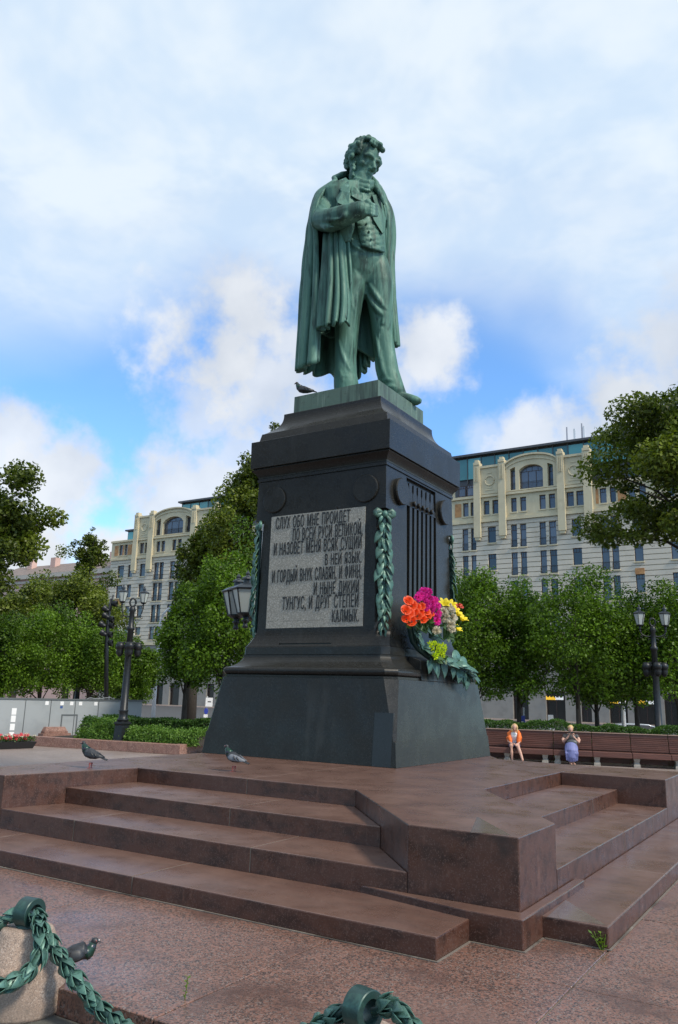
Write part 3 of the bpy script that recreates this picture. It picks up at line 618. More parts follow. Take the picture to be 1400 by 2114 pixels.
# hanging garlands in the notched corners of the shaft
def garland(sx, sy, seed):
    r = random.Random(seed); out = Vector((sx, sy, 0)).normalized(); lat = Vector((-out.y, out.x, 0))
    g = empty('garland', (0, 0, 0)); g.parent = ped; g.location = (0, 0, -ZT); del_ = None
    base = lambda z: Vector((sx, sy, 0))*(1.273-.0875-.004*(z-3.5))+Vector((0, 0, z))
    cord = MB().tube([base(z)+out*.035 for z in np.linspace(4.36, 2.62, 8)], .03, 8).build('stem', 'bronze_dark', g)
    for k in range(14):
        z = 4.28-k*.119; w_ = 1.0+.3*math.sin(math.pi*k/13)+(.12 if k % 4 == 1 else 0)
        for side in (-1, 0, 1):
            if side == 0 and k % 2: continue
            sp = side*(.34+r.uniform(-.16, .2))+r.uniform(-.1, .1); d = Vector((0, 0, -1))+lat*sp+out*(.16+r.uniform(-.1, .28))
            put_leaf(g, base(z)+lat*side*.035+out*(.05+.02*r.random()), d, out+lat*side*.5, .20*w_*r.uniform(.85, 1.12)*(1-.35*(k > 11)), LEAF, r.uniform(.85, 1.15))
    for side in (-1, 1):                                       # bow on top
        rs = []
        mb = MB(); P = [base(4.40)+out*.06+lat*side*(.02+.12*math.sin(t))+Vector((0, 0, .06*math.sin(2*t)+.05*(1-math.cos(t))*.5)) for t in np.linspace(0, math.pi, 8)]
        mb.tube([tuple(p) for p in P], [.02, .035, .045, .05, .05, .045, .035, .02], 8, up=tuple(out), flat=.6).build('bow_loop', 'bronze_leaf', g, True)
        mb = MB().tube([tuple(base(4.42)+out*.06), tuple(base(4.33)+out*.09+lat*side*.07), tuple(base(4.22)+out*.07+lat*side*.10)], [.02, .03, .012], 8, flat=.5, up=tuple(out)); mb.build('ribbon_end', 'bronze_leaf', g, True)
    MB().ball(tuple(base(4.41)+out*.09), (.045, .045, .055)).build('bow_knot', 'bronze_leaf', g, True)
    for side in (-1, 1): MB().tube([tuple(base(2.66)+out*.05), tuple(base(2.6)+out*.06+lat*side*.045), tuple(base(2.54)+out*.045+lat*side*.03), tuple(base(2.50)+out*.05+lat*side*.065)], [.018, .02, .018, .012], 8).build('ribbon_end', 'bronze_leaf', g, True)
    return g
for a, c, k in ((1, -1, 1), (-1, -1, 2), (1, 1, 3)): garland(a, c, k)
# laurel wreath lying over the ledge on the front of the pedestal
wr = empty('laurel_wreath', (1.7, 0, 2.2), 0, 'green bronze laurel wreath lying over the ledge below the flowers', 'wreath')
WL = Vector((1.7, 0, 2.2)); r = random.Random(21)
def wsurf(y, z): return 1.40+max(0, (2.42-z))*.0 if z > 2.42 else (1.42+(2.42-z)/.22*.20 if z > 2.2 else 1.62+(2.2-z)*.06)
path = [ony(1, 1, 0)]*0
pp = [(-.80, 2.76), (-.74, 2.62), (-.68, 2.5), (-.6, 2.38), (-.5, 2.3), (-.36, 2.22), (-.15, 2.18), (.05, 2.17), (.25, 2.16), (.45, 2.14), (.62, 2.11), (.76, 2.06), (.84, 2.0)]
cords = [(wsurf(y, z)+.05-WL.x, y, z-WL.z) for y, z in pp]
MB().tube(cords, .05, 8).build('stem', 'bronze_dark', wr, True)
for i in range(len(cords)-1):
    a, c = Vector(cords[i]), Vector(cords[i+1])
    for q in range(9):
        p = a.lerp(c, q/9); t = (c-a).normalized(); rr_ = r.uniform(-1, 1)
        side = Vector((.35, 0, .9)).cross(t).normalized()
        d = t*.75+side*rr_*.9+Vector((r.uniform(0, .45), 0, r.uniform(-.2, .35)))
        put_leaf(wr, p+side*rr_*.06+Vector((.03, 0, .03)), d, Vector((1, 0, .6))+side*rr_*.3, r.uniform(.17, .27), LEAF, r.uniform(.9, 1.3))
for (y, z, dy, dz, sz) in ((-.35, 2.70, .8, .05, .62), (-.2, 2.58, .7, .3, .5), (-.55, 2.24, .55, -.75, .55), (-.2, 2.22, .3, -.9, .42), (.5, 2.1, .3, -.85, .42), (.65, 2.05, .15, -.9, .4), (.7, 2.1, .5, -.7, .36), (.4, 2.12, -.1, -.9, .35), (.15, 2.15, .1, -.9, .3), (-.7, 2.2, .0, -1, .3), (-.05, 2.55, .75, -.5, .5), (.4, 2.3, .7, .2, .36), (.55, 2.22, .6, .2, .3)):
    put_leaf(wr, (wsurf(y, z)+.10-WL.x, y, z-WL.z), (.12, dy, dz), (1, -.15, .45), sz*.72, LEAF_W, .9)
# ------------------------------------------------------------------ bouquets
def petal_mat(n, c): MT[n] = principled(n, c, .55, layers=[('noise', 20, tuple(x*.72 for x in c), .45, .7)], trans=(.25, (1, 1, 1)), rnd=.12)
for n, c in (('orange_petal', (.85, .085, .012)), ('pink_petal', (.82, .035, .38)), ('white_petal', (.72, .66, .50)), ('yellow_petal', (.85, .68, .02)), ('lime_petal', (.62, .78, .02)), ('red_petal', (.62, .06, .03))): petal_mat(n, c)
MT['stalk'] = principled('stalk', (.04, .10, .02), .5, trans=(.2, (1, 1, .6)))
def rose_mesh(mat, seed, R=.1, layers=4, per=6):
    rr = random.Random(seed); mb = MB()
    for l in range(layers):
        t = l/(layers-1) if layers > 1 else 1; rad = R*(.22+.78*t); tilt = .15+.75*t
        for k in range(max(3, int(per*(.5+.5*t)))):
            a = 2*math.pi*(k+.5*l)/max(3, int(per*(.5+.5*t)))+rr.uniform(-.2, .2); pts = []
            for i in range(4):
                for j in range(4):
                    u = (j/3-.5)*1.5; v = i/3; q = rad*(.35+.65*v**.6*(1+.25*tilt*v)); z = R*.75*v*(1.15-.55*t)-.22*R*tilt*max(0, v-.6)*2
                    aa = a+u*.75*(1-.12*v); pts.append((q*math.cos(aa), q*math.sin(aa), z-.06*R*abs(u)*v))
            mb.add(pts, [(i*4+j, i*4+j+1, i*4+j+5, i*4+j+4) for i in range(3) for j in range(3)])
    me = mb.mesh('rose', True); me.materials.append(MT[mat]); return me
def lily_mesh(mat, R=.13, n=6):
    mb = MB()
    for k in range(n):
        a = 2*math.pi*k/n; pts = []
        for i in range(5):
            t = i/4; w_ = R*.30*math.sin(math.pi*(.12+.86*t))
            for s_ in (-1, 0, 1):
                x = R*(.1+.95*t); z = R*(.75*math.sin(t*1.9))-.04*R*abs(s_)
                pts.append((x*math.cos(a)-s_*w_*math.sin(a), x*math.sin(a)+s_*w_*math.cos(a), z))
        mb.add(pts, [(i*3+j, i*3+j+1, i*3+j+4, i*3+j+3) for i in range(4) for j in range(2)])
    me = mb.mesh('lily', True); me.materials.append(MT[mat]); return me
def fluff_mesh(mat, seed, R=.1, n=60):
    rr = random.Random(seed); mb = MB()
    for k in range(n):
        d = Vector((rr.gauss(0, 1), rr.gauss(0, 1), rr.gauss(0, 1)+.5)).normalized(); s_ = d.orthogonal().normalized(); q = R*rr.uniform(.8, 1.05)
        mb.add([tuple(d*R*.3-s_*R*.14), tuple(d*R*.3+s_*R*.14), tuple(d*q+s_*R*.17), tuple(d*q*1.06), tuple(d*q-s_*R*.17)], [(0, 1, 2, 3, 4)])
    me = mb.mesh('blossom', True); me.materials.append(MT[mat]); return me
def bouquet(label, px_list, me_list, fname, xplane, foot, grp='flowers laid at the pedestal', lfs=14):
    """px_list: photo pixels of the blossoms, laid against the pedestal front; stalks run to foot"""
    F_ = Vector(foot); bq = empty('bouquet', foot, 0, label, 'flowers', grp)
    mbs = MB(); rr = random.Random(len(label)); cam_ = Vector(CAM)
    for k, q in enumerate(px_list):
        u, v = q[:2]; xp = xplane+(q[2] if len(q) > 2 else 0); P = Vector(onx(u, v, xp)); d = (P-F_)
        nrm = (Vector((.75, -.55, .35))+Vector((rr.uniform(-.35, .35), rr.uniform(-.35, .35), rr.uniform(-.2, .3)))+d.normalized()*.6).normalized()
        link(fname, me_list[k % len(me_list)], None, bq, loc=P-F_, rot=nrm.to_track_quat('Z', 'Y').to_matrix(), scale=rr.uniform(.85, 1.12))
        mbs.tube([(0, 0, 0), tuple((P-F_)*.55+Vector((0, 0, -.03))), tuple(P-F_-nrm*.02)], .011, 5)
    mbs.build('stalks', 'stalk', bq)
    lm = MB()
    for k in range(lfs):
        P = Vector(onx(*px_list[rr.randrange(len(px_list))][:2], xplane-.05))-F_; P = P*rr.uniform(.5, .95)+Vector((0, rr.uniform(-.08, .08), rr.uniform(-.1, .02)))
        d = Vector((rr.uniform(-.2, .8), rr.uniform(-1, 1), rr.uniform(-.9, .5))).normalized(); s_ = d.orthogonal().normalized(); z_ = .14
        lm.add([tuple(P), tuple(P+d*z_*.5+s_*.035), tuple(P+d*z_), tuple(P+d*z_*.5-s_*.035)], [(0, 1, 2, 3)])
    lm.build('leaves', 'stalk', bq); return bq
RO = [rose_mesh('orange_petal', k, .07) for k in range(3)]; PK = [fluff_mesh('pink_petal', k, .072, 80) for k in range(3)]; WH = [fluff_mesh('white_petal', k+5, .08, 90) for k in range(2)]
YL = [lily_mesh('yellow_petal', .105)]; LM = [fluff_mesh('lime_petal', k+9, .055, 26) for k in range(2)]
bouquet('bouquet of orange roses leaning on the pedestal front', [(843, 1241), (838, 1260), (850, 1250), (861, 1254), (870, 1252), (845, 1266), (857, 1264), (868, 1266), (878, 1262), (839, 1278), (850, 1283), (862, 1272, .03), (880, 1272), (872, 1279), (888, 1268)], RO, 'rose', 1.72, (1.62, -.55, 2.62))
bouquet('bouquet of magenta pink carnations beside the orange roses', [(875, 1222), (884, 1222), (863, 1234), (876, 1232), (886, 1236), (892, 1242), (897, 1240), (902, 1250), (893, 1252), (880, 1246), (878, 1254), (890, 1258), (902, 1273), (901, 1282), (868, 1230), (905, 1266)], PK, 'carnation', 1.74, (1.62, -.30, 2.60))
bouquet('cream white roses in front of the yellow lilies', [(916, 1263), (920, 1276), (929, 1259), (934, 1276), (902, 1302, .05), (930, 1290), (932, 1300), (925, 1253)], WH, 'rose', 1.76, (1.64, .05, 2.55))
bouquet('yellow lilies, rightmost of the flowers on the pedestal', [(916, 1250), (936, 1262), (943, 1270), (953, 1281), (942, 1301), (928, 1252)], YL, 'lily', 1.72, (1.62, .25, 2.55))
bouquet('small lime yellow chrysanthemums lying low on the bronze wreath', [(888, 1330), (895, 1328), (902, 1332), (908, 1336), (915, 1334), (917, 1342), (912, 1348), (905, 1350), (898, 1356), (905, 1342), (892, 1338), (914, 1354), (900, 1352)], LM, 'blossom', 1.88, (1.74, -.30, 2.34), lfs=22)
bouquet('single orange red tulip bud above the yellow lilies', [(947, 1252)], [rose_mesh('red_petal', 4, .07, 2, 4)], 'tulip', 1.7, (1.62, .4, 2.55), lfs=2)
# ------------------------------------------------------------------ pigeons
MT['feather_dark'] = principled('feather_dark', (.018, .020, .024), .5, layers=[('noise', 18, (.04, .043, .05), .5, .7)])
MT['feather_green'] = principled('feather_green', (.012, .045, .030), .3, metal=.3, layers=[('noise', 14, (.05, .02, .06), .5, .65)])
MT['feather_grey'] = principled('feather_grey', (.16, .17, .19), .6, layers=[('noise', 16, (.09, .095, .105), .5, .7)])
MT['pigeon_leg'] = principled('pigeon_leg', (.30, .08, .075), .6); MT['beak'] = principled('beak', (.05, .045, .045), .4); MT['cere'] = principled('cere', (.75, .73, .7), .6)
def pigeon(pos, heading, label, wing='feather_grey', rest=False, sc=1.0, down=0.0):
    p = empty('pigeon', pos, heading, label, 'pigeon', 'pigeons by the monument'); p.scale = (sc,)*3
    b = MB(); h0 = .055 if rest else .10
    b.tube([(-.10, 0, h0+.02), (-.06, 0, h0+.035), (0, 0, h0+.05), (.05, 0, h0+.065), (.085, 0, h0+.095-down), (.100, 0, h0+.125-down), (.108, 0, h0+.150-down)], [.012, .040, .055, .054, .042, .028, .018], 14)
    b.ball((.118, 0, h0+.162-down), (.026, .021, .022), 10, 8)
    b.tube([(-.08, 0, h0+.03), (-.15, 0, h0+.008), (-.195, 0, h0-.004)], [.026, .028, .026], 10, flat=.28)
    link('body', fuse(b, .006, 2), 'feather_dark', p)
    n = MB(); n.tube([(.062, 0, h0+.082-down*.7), (.087, 0, h0+.105-down), (.102, 0, h0+.13-down), (.11, 0, h0+.152-down)], [.050, .0415, .0305, .023], 14); n.build('neck_feathers', 'feather_green', p, True)
    for s_ in (-1, 1):
        w_ = MB(); w_.tube([(.055, s_*.045, h0+.06), (.02, s_*.053, h0+.055), (-.04, s_*.046, h0+.045), (-.10, s_*.028, h0+.032), (-.155, s_*.012, h0+.022)], [.018, .036, .034, .022, .008], 10, up=(0, s_*1.0, .3), flat=.35)
        wo = w_.build('wing', wing, p, True)
        for q in (0, 1): MB().tube([(-.03-.035*q, s_*(.064-.012*q), h0+.075-.01*q), (-.045-.035*q, s_*(.062-.012*q), h0+.045-.006*q), (-.055-.035*q, s_*(.05-.012*q), h0+.018)], [.004, .007, .004], 6).build('wing_bar', 'feather_dark', wo)
        MB().ball((.126, s_*.019, h0+.166-down), .0045, 6, 4).build('eye', 'pigeon_leg', p)
        if not rest:
            l = MB().tube([(.0, s_*.02, .06), (.005, s_*.022, .012), (.008, s_*.022, .004)], [.012, .004, .0035], 6)
            for a in (-.5, 0, .5, 3.14): l.tube([(.008, s_*.022, .005), (.008+.024*math.cos(a), s_*.022+.024*math.sin(a), .003)], [.003, .002], 5)
            l.build('leg', 'pigeon_leg', p)
    MB().tube([(.138, 0, h0+.162-down), (.150, 0, h0+.157-down), (.160, 0, h0+.150-down)], [.008, .006, .002], 6).build('beak', 'beak', p)
    MB().ball((.143, 0, h0+.165-down), (.006, .006, .004), 6, 4).build('cere', 'cere', p)
    return p
az = lambda a: math.atan2((RV*math.cos(a)+HV*math.sin(a))[1], (RV*math.cos(a)+HV*math.sin(a))[0])
P = onz(187, 1586, ZT); pigeon((P[0], P[1], ZT), az(math.pi-.25), 'nearly black pigeon standing alone at the left of the platform', 'feather_dark', sc=1.12)
P = onz(483, 1593, ZT); pigeon((P[0], P[1], ZT), az(math.pi-.5), 'pigeon with pale grey wings standing near the pedestal foot', 'feather_grey', sc=1.12)
pigeon((-.70, -.80, 6.852), az(math.pi-.3), 'pigeon perched on the bronze plinth beneath the statue', 'feather_dark', rest=True, sc=1.25)
P = onz(150, 2022, 0); pigeon((P[0], P[1], 0.002), az(.35), 'dark pigeon behind the chain beside the stone bollard', 'feather_dark', sc=.9, down=.045)
# ------------------------------------------------------------------ bollards and garland chains
ZB = -.13
HB = .40
def bollard(x, y, axis_ang, label):
    t = empty('bollard', (x, y, ZB), 0, label, 'bollard', 'granite bollards with bronze rings')
    MB().lathe([(.001, 0), (.235, 0), (.238, .02), (.236, .225), (.232, .245), (.214, .262), (.206, .27), (.150, HB-.024), (.142, HB-.01), (.13, HB-.002), (.001, HB)], 40).build('post', 'bollard', t, True)
    rg = MB(); R0, R1, hw = .082, .046, .048; zc = HB+.072; n = 36; rs = []
    ca, sa = math.cos(axis_ang), math.sin(axis_ang)
    prof = [(R0-.004, -hw), (R0, -hw+.004), (R0, hw-.004), (R0-.004, hw), (R1+.004, hw), (R1, hw-.006), (R1, -hw+.006), (R1+.004, -hw)]
    for k in range(n):
        a = 2*math.pi*k/n; rs.append([(w_*ca-q*math.cos(a)*sa, w_*sa+q*math.cos(a)*ca, zc+q*math.sin(a)) for q, w_ in prof])
    rg.rings(rs+[rs[0]], cap=False); ro = rg.build('ring', 'bronze_dark', t, True); ro.modifiers.new('e', 'EDGE_SPLIT').split_angle = R_(40)
    MB().lathe([(.001, HB-.02), (.06, HB-.02), (.066, HB+.008), (.055, HB+.018), (.001, HB+.021)], 20).build('ring_foot', 'bronze_dark', t, True)
    return t, Vector((x, y, ZB+zc))
c1 = onz(40, 2082, ZB); b1x, b1y = c1[0], c1[1]
HB = min((abs(proj((b1x, b1y, ZB+h_+.154))[1]-1853), h_) for h_ in np.linspace(.3, .7, 200))[1]
# second bollard: its ring sits at the same height as the first one's
rz = ZB+HB+.072; c2 = onz(750, 2083, rz); b2x, b2y = c2[0], c2[1]
AX = math.atan2(b2y-b1y, b2x-b1x)
_, ring1 = bollard(b1x, b1y, AX+.15, 'speckled granite bollard with bronze ring at the lower left')
_, ring2 = bollard(b2x, b2y, AX-.2, 'granite bollard at the bottom edge, only its bronze ring in view')
def chain(pts, label, seed, step=.09, thick=.030, first=True):
    """bronze laurel garland hung as a chain"""
    r = random.Random(seed); V = [Vector(p) for p in pts]; seg = [(V[i+1]-V[i]).length for i in range(len(V)-1)]; tot = sum(seg)
    o0 = V[0]; ch = empty('garland_chain', o0, 0, label, 'chain', 'bronze laurel chains between the bollards')
    MB().tube([tuple(p-o0) for p in V], .020, 8).build('rope', 'bronze_dark', ch, True)
    s_ = .02; k = 0
    while s_ < tot-.09:
        a = s_; i = 0
        while a > seg[i] and i < len(seg)-1: a -= seg[i]; i += 1
        t = (V[i+1]-V[i]).normalized(); p = V[i]+t*a; n1 = t.orthogonal().normalized(); n2 = t.cross(n1); ro = r.uniform(0, 6.3)
        for q in range(8):
            an = ro+2*math.pi*q/(5 if q < 5 else 3)+r.uniform(-.25, .25); nn = n1*math.cos(an)+n2*math.sin(an); inn = q >= 5
            put_leaf(ch, p-o0+nn*.010+t*(.028 if inn else 0), t+nn*((.34 if not inn else .16)+r.uniform(-.05, .14)), nn, (.098 if not inn else .088)*r.uniform(.88, 1.12), LEAF, r.uniform(1.0, 1.35))
        s_ += step*r.uniform(.92, 1.08); k += 1
    return ch
def sagline(a, c, sag, n=26): return [tuple(Vector(a).lerp(Vector(c), t)+Vector((0, 0, -4*sag*t*(1-t)))) for t in np.linspace(0, 1, n)]
ax = Vector((math.cos(AX), math.sin(AX), 0))
chain([tuple(ring1+Vector((0, 0, -.01)))]+sagline(ring1+ax*.07+Vector((0, 0, -.012)), ring2-ax*.07, .42), 'bronze laurel chain sagging between the two bollards', 5)
lft = Vector((b1x, b1y, 0))-ax*2.3; l3 = Vector((lft.x, lft.y, ring1.z))
def cpx(u, v, D): p = atdist(u, v, D); return Vector(p)
D1 = math.hypot(b1x-CAM[0], b1y-CAM[1])
chain([ring1+ax*.02, cpx(78, 1894, D1-.10), cpx(84, 1918, D1-.22), cpx(86, 1945, D1-.27), cpx(80, 1975, D1-.31), cpx(62, 2002, D1-.34), cpx(36, 2022, D1-.37), cpx(5, 2034, D1-.40), cpx(-40, 2040, D1-.45), cpx(-110, 2030, D1-.5), cpx(-190, 1990, D1-.55)], 'thick bronze laurel garland draped across the face of the left bollard', 8, step=.075)
chain([ring1-ax*.02, cpx(22, 1893, D1+.03), cpx(2, 1906, D1+.05), cpx(-25, 1935, D1+.06), cpx(-70, 1975, D1+.08), cpx(-140, 2000, D1+.1)], 'bronze laurel chain leaving the left bollard towards the picture edge', 9)
chain([ring2+ax*.05, cpx(800, 2075, math.hypot(b2x-CAM[0], b2y-CAM[1])-.06), cpx(835, 2096, math.hypot(b2x-CAM[0], b2y-CAM[1])-.13), cpx(860, 2135, math.hypot(b2x-CAM[0], b2y-CAM[1])-.2), cpx(880, 2190, math.hypot(b2x-CAM[0], b2y-CAM[1])-.25)], 'short bronze laurel chain running right from the bottom bollard ring', 12)
# ------------------------------------------------------------------ weeds
MT['weed'] = principled('weed', (.13, .22, .02), .5, trans=(.35, (1, 1, .5)), layers=[('noise', 12, (.07, .15, .02), .45, .7)])
def weed(pos, h, n, spread, label, tall=False, seed=1):
    r = random.Random(seed); t = empty('weed', pos, 0, label, 'weed', 'weeds in the paving joints'); st = MB(); lf = MB()
    for k in range(1 if tall else max(2, n//6)):
        dx, dy = (r.uniform(-.02, .02), r.uniform(-.02, .02)) if tall else (r.uniform(-spread, spread), r.uniform(-spread, spread))
        pts = [(dx*.2, dy*.2, 0), (dx*.6, dy*.6, h*.5), (dx, dy, h)]; st.tube(pts, .0025, 5)
        m = n if tall else 7
        for j in range(m):
            q = (j+1)/m; p = Vector((dx*q, dy*q, h*q)); a = j*2.4+r.random(); L = (.022 if tall else .035)*r.uniform(.7, 1.2)
            d = Vector((math.cos(a), math.sin(a), .6)).normalized(); s_ = Vector((-d.y, d.x, 0)).normalized()*L*.35
            lf.add([tuple(p), tuple(p+d*L*.5+s_), tuple(p+d*L), tuple(p+d*L*.5-s_)], [(0, 1, 2, 3)])
    st.build('stem', 'weed', t); lf.build('leaves', 'weed', t); return t
P = onz(372, 2118, ZB); weed(P, .24, 26, .02, 'tall thin weed growing at the bottom edge', True, 2)
P = onz(172, 2080, ZB); weed(P, .07, 40, .06, 'low leafy weed beside the foot of the left bollard', seed=3)
P = onz(130, 2055, ZB); weed(P, .06, 26, .05, 'small weed tucked between the left bollard and the paving edge', seed=4)
P = onz(215, 2108, ZB); weed(P, .05, 24, .05, 'weed below the garland chain at the bottom left', seed=6)
P = onz(1245, 1962, 0); weed(P+(0, 0, .0), .10, 34, .06, 'weed at the corner of the front lowest step', seed=5)
P = onz(605, 1807, Z1); weed(P, .03, 14, .05, 'tiny weed between the two lowest left steps', seed=7)
P = onz(832, 1850, Z1); weed(P, .03, 10, .03, 'tiny weed at the foot of the near corner block', seed=8)
# ------------------------------------------------------------------ leafy masses
def leaf_cloud(name, pts, nrm, size, seed, tone=None, asp=.55):
    """one mesh of small leaf faces at pts (N,3)"""
    g = np.random.default_rng(seed); N = len(pts); d = g.normal(size=(N, 3)); d /= np.linalg.norm(d, axis=1, keepdims=True)
    if nrm is not None: d = d*.9+nrm*.8; d /= np.linalg.norm(d, axis=1, keepdims=True)
    a = np.cross(d, g.normal(size=(N, 3))); a /= np.linalg.norm(a, axis=1, keepdims=True)+1e-9; c = np.cross(d, a)
    s = (size*g.uniform(.65, 1.35, (N, 1))); V = np.empty((N, 4, 3)); V[:, 0] = pts-a*s*.5; V[:, 1] = pts+c*s*asp*.5+d*s*.08; V[:, 2] = pts+a*s*.5; V[:, 3] = pts-c*s*asp*.5+d*s*.08
    me = bpy.data.meshes.new(name); me.vertices.add(4*N); me.vertices.foreach_set('co', V.reshape(-1)); me.loops.add(4*N); me.loops.foreach_set('vertex_index', np.arange(4*N, dtype=np.int32))
    me.polygons.add(N); me.polygons.foreach_set('loop_start', np.arange(0, 4*N, 4, dtype=np.int32)); me.polygons.foreach_set('loop_total', np.full(N, 4, dtype=np.int32)); me.update()
    at = me.attributes.new('tone', 'FLOAT', 'FACE'); at.data.foreach_set('value', (g.random(N) if tone is None else np.clip(tone+g.normal(0, .16, N), 0, 1)).astype(np.float32))
    return me
def leaf_mat(name, dark, light, tr=.30):
    m = bpy.data.materials.new(name); m.use_nodes = True; nt = m.node_tree; nt.nodes.clear(); b = NB(nt)
    at = b.n('ShaderNodeAttribute', attribute_name='tone'); oi = b.n('ShaderNodeObjectInfo').outputs['Random']
    c = b.mix(at.outputs['Fac'], dark, light); c = b.mix(b.m('MULTIPLY', oi, .22), c, tuple(x*.55 for x in dark))
    p = b.n('ShaderNodeBsdfPrincipled'); b.put(p.inputs['Base Color'], c); p.inputs['Roughness'].default_value = .42; p.inputs['Specular IOR Level'].default_value = .22
    t = b.n('ShaderNodeBsdfTranslucent'); b.put(t.inputs[0], b.mix(1.0, c, (1.3, 1.5, .5), 'MULTIPLY')); mx = b.n('ShaderNodeMixShader'); mx.inputs[0].default_value = tr
    nt.links.new(p.outputs[0], mx.inputs[1]); nt.links.new(t.outputs[0], mx.inputs[2]); o = b.n('ShaderNodeOutputMaterial'); nt.links.new(mx.outputs[0], o.inputs[0]); MT[name] = m
leaf_mat('leaf_linden', (.014, .038, .005), (.145, .255, .020)); leaf_mat('leaf_old', (.016, .033, .006), (.175, .215, .028)); leaf_mat('leaf_hedge', (.028, .066, .014), (.07, .14, .026)); leaf_mat('leaf_juniper', (.06, .13, .02), (.16, .27, .05))
MT['bark'] = principled('bark', (.045, .036, .028), .9, layers=[('noise', 8, (.025, .02, .016), .45, .7, 6, (3, 3, .6))], bump=(14, .6, .03, (3, 3, .5)))
MT['soil'] = principled('soil', (.045, .035, .025), .95)
def hedge(P0, P1, wd, h, z0, n, mat, label, size, seed, name='hedge', round_=0.0, jag=.05):
    P0, P1 = np.array(P0[:2]), np.array(P1[:2]); L = np.linalg.norm(P1-P0); t = (P1-P0)/L; nv = np.array((-t[1], t[0])); g = np.random.default_rng(seed)
    root = empty(name, (*((P0+P1)/2), z0), math.atan2(t[1], t[0]), label, 'hedge')
    a = g.uniform(-L/2, L/2, n); f = g.random(n); P = np.empty((n, 3)); N = np.zeros((n, 3)); top = f < .5
    w_ = g.uniform(-1, 1, n); P[:, 0] = a; P[:, 1] = np.where(top, w_*wd/2, np.sign(w_)*wd/2*(1-g.random(n)**3*.25)); P[:, 2] = np.where(top, h*(1-g.random(n)**3*.2), h*g.random(n))
    lump = 1+jag*3*np.sin(a*2.1+seed)*np.sin(a*.9)+jag*np.sin(a*7.3+2); P[:, 2] *= lump; P[:, 1] *= (1-round_*np.clip(P[:, 2]/h, 0, 1)**2); N[:, 2] = top; N[:, 1] = np.where(top, 0, np.sign(w_)); P += g.normal(0, jag*.6, (n, 3))
    P[:, 2] = np.abs(P[:, 2])
    link('foliage', leaf_cloud('foliage', P, N, size, seed), mat, root)
    st = MB()
    for k in range(int(L/.5)): x = -L/2+.25+k*.5; st.tube([(x, 0, 0), (x+.03, .02, h*.55)], [.02, .012], 5)
    MB().box(-L/2+.06, L/2-.06, -wd/2*.72, wd/2*.72, .02, h*.78).build('twig_core', 'bark', root)
    st.build('stems', 'bark', root); return root
# ------------------------------------------------------------------ planting bed at the left
A0 = onz(371, 1559, ZP); A1 = onz(58, 1539, ZP); A2 = onz(436, 1549, ZP)
ex = (A1-A0)/np.linalg.norm(A1-A0); ey = np.array((ex[1], -ex[0], 0)); ey = ey if ey@HV > 0 else -ey
L1 = np.linalg.norm(A1-A0); kb = empty('granite_kerb', (A0[0], A0[1], ZP), 0, 'low reddish granite kerb round the planting bed at left', 'kerb')
def kerb_block(p, q, h=.31, w_=.32):
    p, q = np.array(p[:2]), np.array(q[:2]); t = (q-p)/np.linalg.norm(q-p); nn = np.array((-t[1], t[0])); nn = nn if nn@HV[:2] > 0 else -nn; o = A0[:2]
    bevel(MB().prism([tuple(p-o), tuple(q-o), tuple(q+nn*w_-o), tuple(p+nn*w_-o)], 0, h).build('kerb_stone', 'kerb', kb), .012, 2)
nb = 6
for k in range(nb): kerb_block(A0+ex*(L1*k/nb+.004), A0+ex*(L1*(k+1)/nb-.004))
dA = (A2-A0)/np.linalg.norm(A2-A0)
for k in range(4): kerb_block(A0+dA*(.30+1.6*k+.004), A0+dA*(.3+1.6*(k+1)-.004))
bedp = [A0+ex*.2+dA*.3, A0+ex*L1, A0+ex*L1+dA*9, A0+dA*9+ex*.2]
tag(MB().prism([tuple(q[:2]) for q in bedp], ZP+.002, ZP+.24).build('soil_bed', 'soil'), kind='structure')
def sx(u, off, z=0): return min((abs(proj(A0+ex*q+dA*off+np.array((0, 0, z)))[0]-u), q) for q in np.linspace(-1, L1+4, 400))[1]
hedge(A0+ex*sx(452, 3.1)+dA*3.1, A0+ex*sx(225, 3.1)+dA*3.1, 1.0, .72, ZP+.24, 20000, 'leaf_hedge', 'dark clipped hedge behind the juniper in the left planting bed', .07, 3, jag=.03)
hedge(A0+ex*sx(428, 1.2)+dA*1.2, A0+ex*sx(200, 1.2)+dA*1.2, 1.3, .42, ZP+.24, 20000, 'leaf_juniper', 'bright green low juniper along the kerb of the planting bed', .075, 4, 'juniper_bed', .3, .10)
hedge(A0+ex*sx(245, 1.6)+dA*1.6, A0+ex*sx(178, 1.6)+dA*1.6, 1.3, .60, ZP+.24, 9000, 'leaf_juniper', 'taller rounded juniper bush at the end of the clipped hedge', .08, 6, 'juniper_bush', .6, .08)
# ------------------------------------------------------------------ hoarding, stone block, flower box
MT['hoarding'] = principled('hoarding', (.30, .32, .33), .55, layers=[('noise', 1.2, (.26, .28, .29), .45, .7)]); MT['hoarding_dark'] = principled('hoarding_dark', (.10, .11, .115), .5); MT['paper'] = principled('paper', (.75, .75, .75), .7); MT['blue_sign'] = principled('blue_sign', (.03, .08, .25), .5)
H0 = onz(-70, 1530, ZP); H1 = onz(288, 1523, ZP); hl = np.linalg.norm(H1-H0); ht = (H1-H0)/hl
hd_ = empty('hoarding', (H0[0], H0[1], ZP), math.atan2(ht[1], ht[0]), 'grey metal site hoarding with small paper notices behind the planting bed', 'hoarding')
npan = 7; HH = 1.54
for k in range(npan):
    bevel(MB().box(hl*k/npan+.01, hl*(k+1)/npan-.01, -.02, .02, .03, HH-.05).build('panel', 'hoarding', hd_), .006, 1)
    MB().box(hl*k/npan-.012, hl*k/npan+.012, -.032, .03, 0, HH).build('post', 'hoarding_dark', hd_)
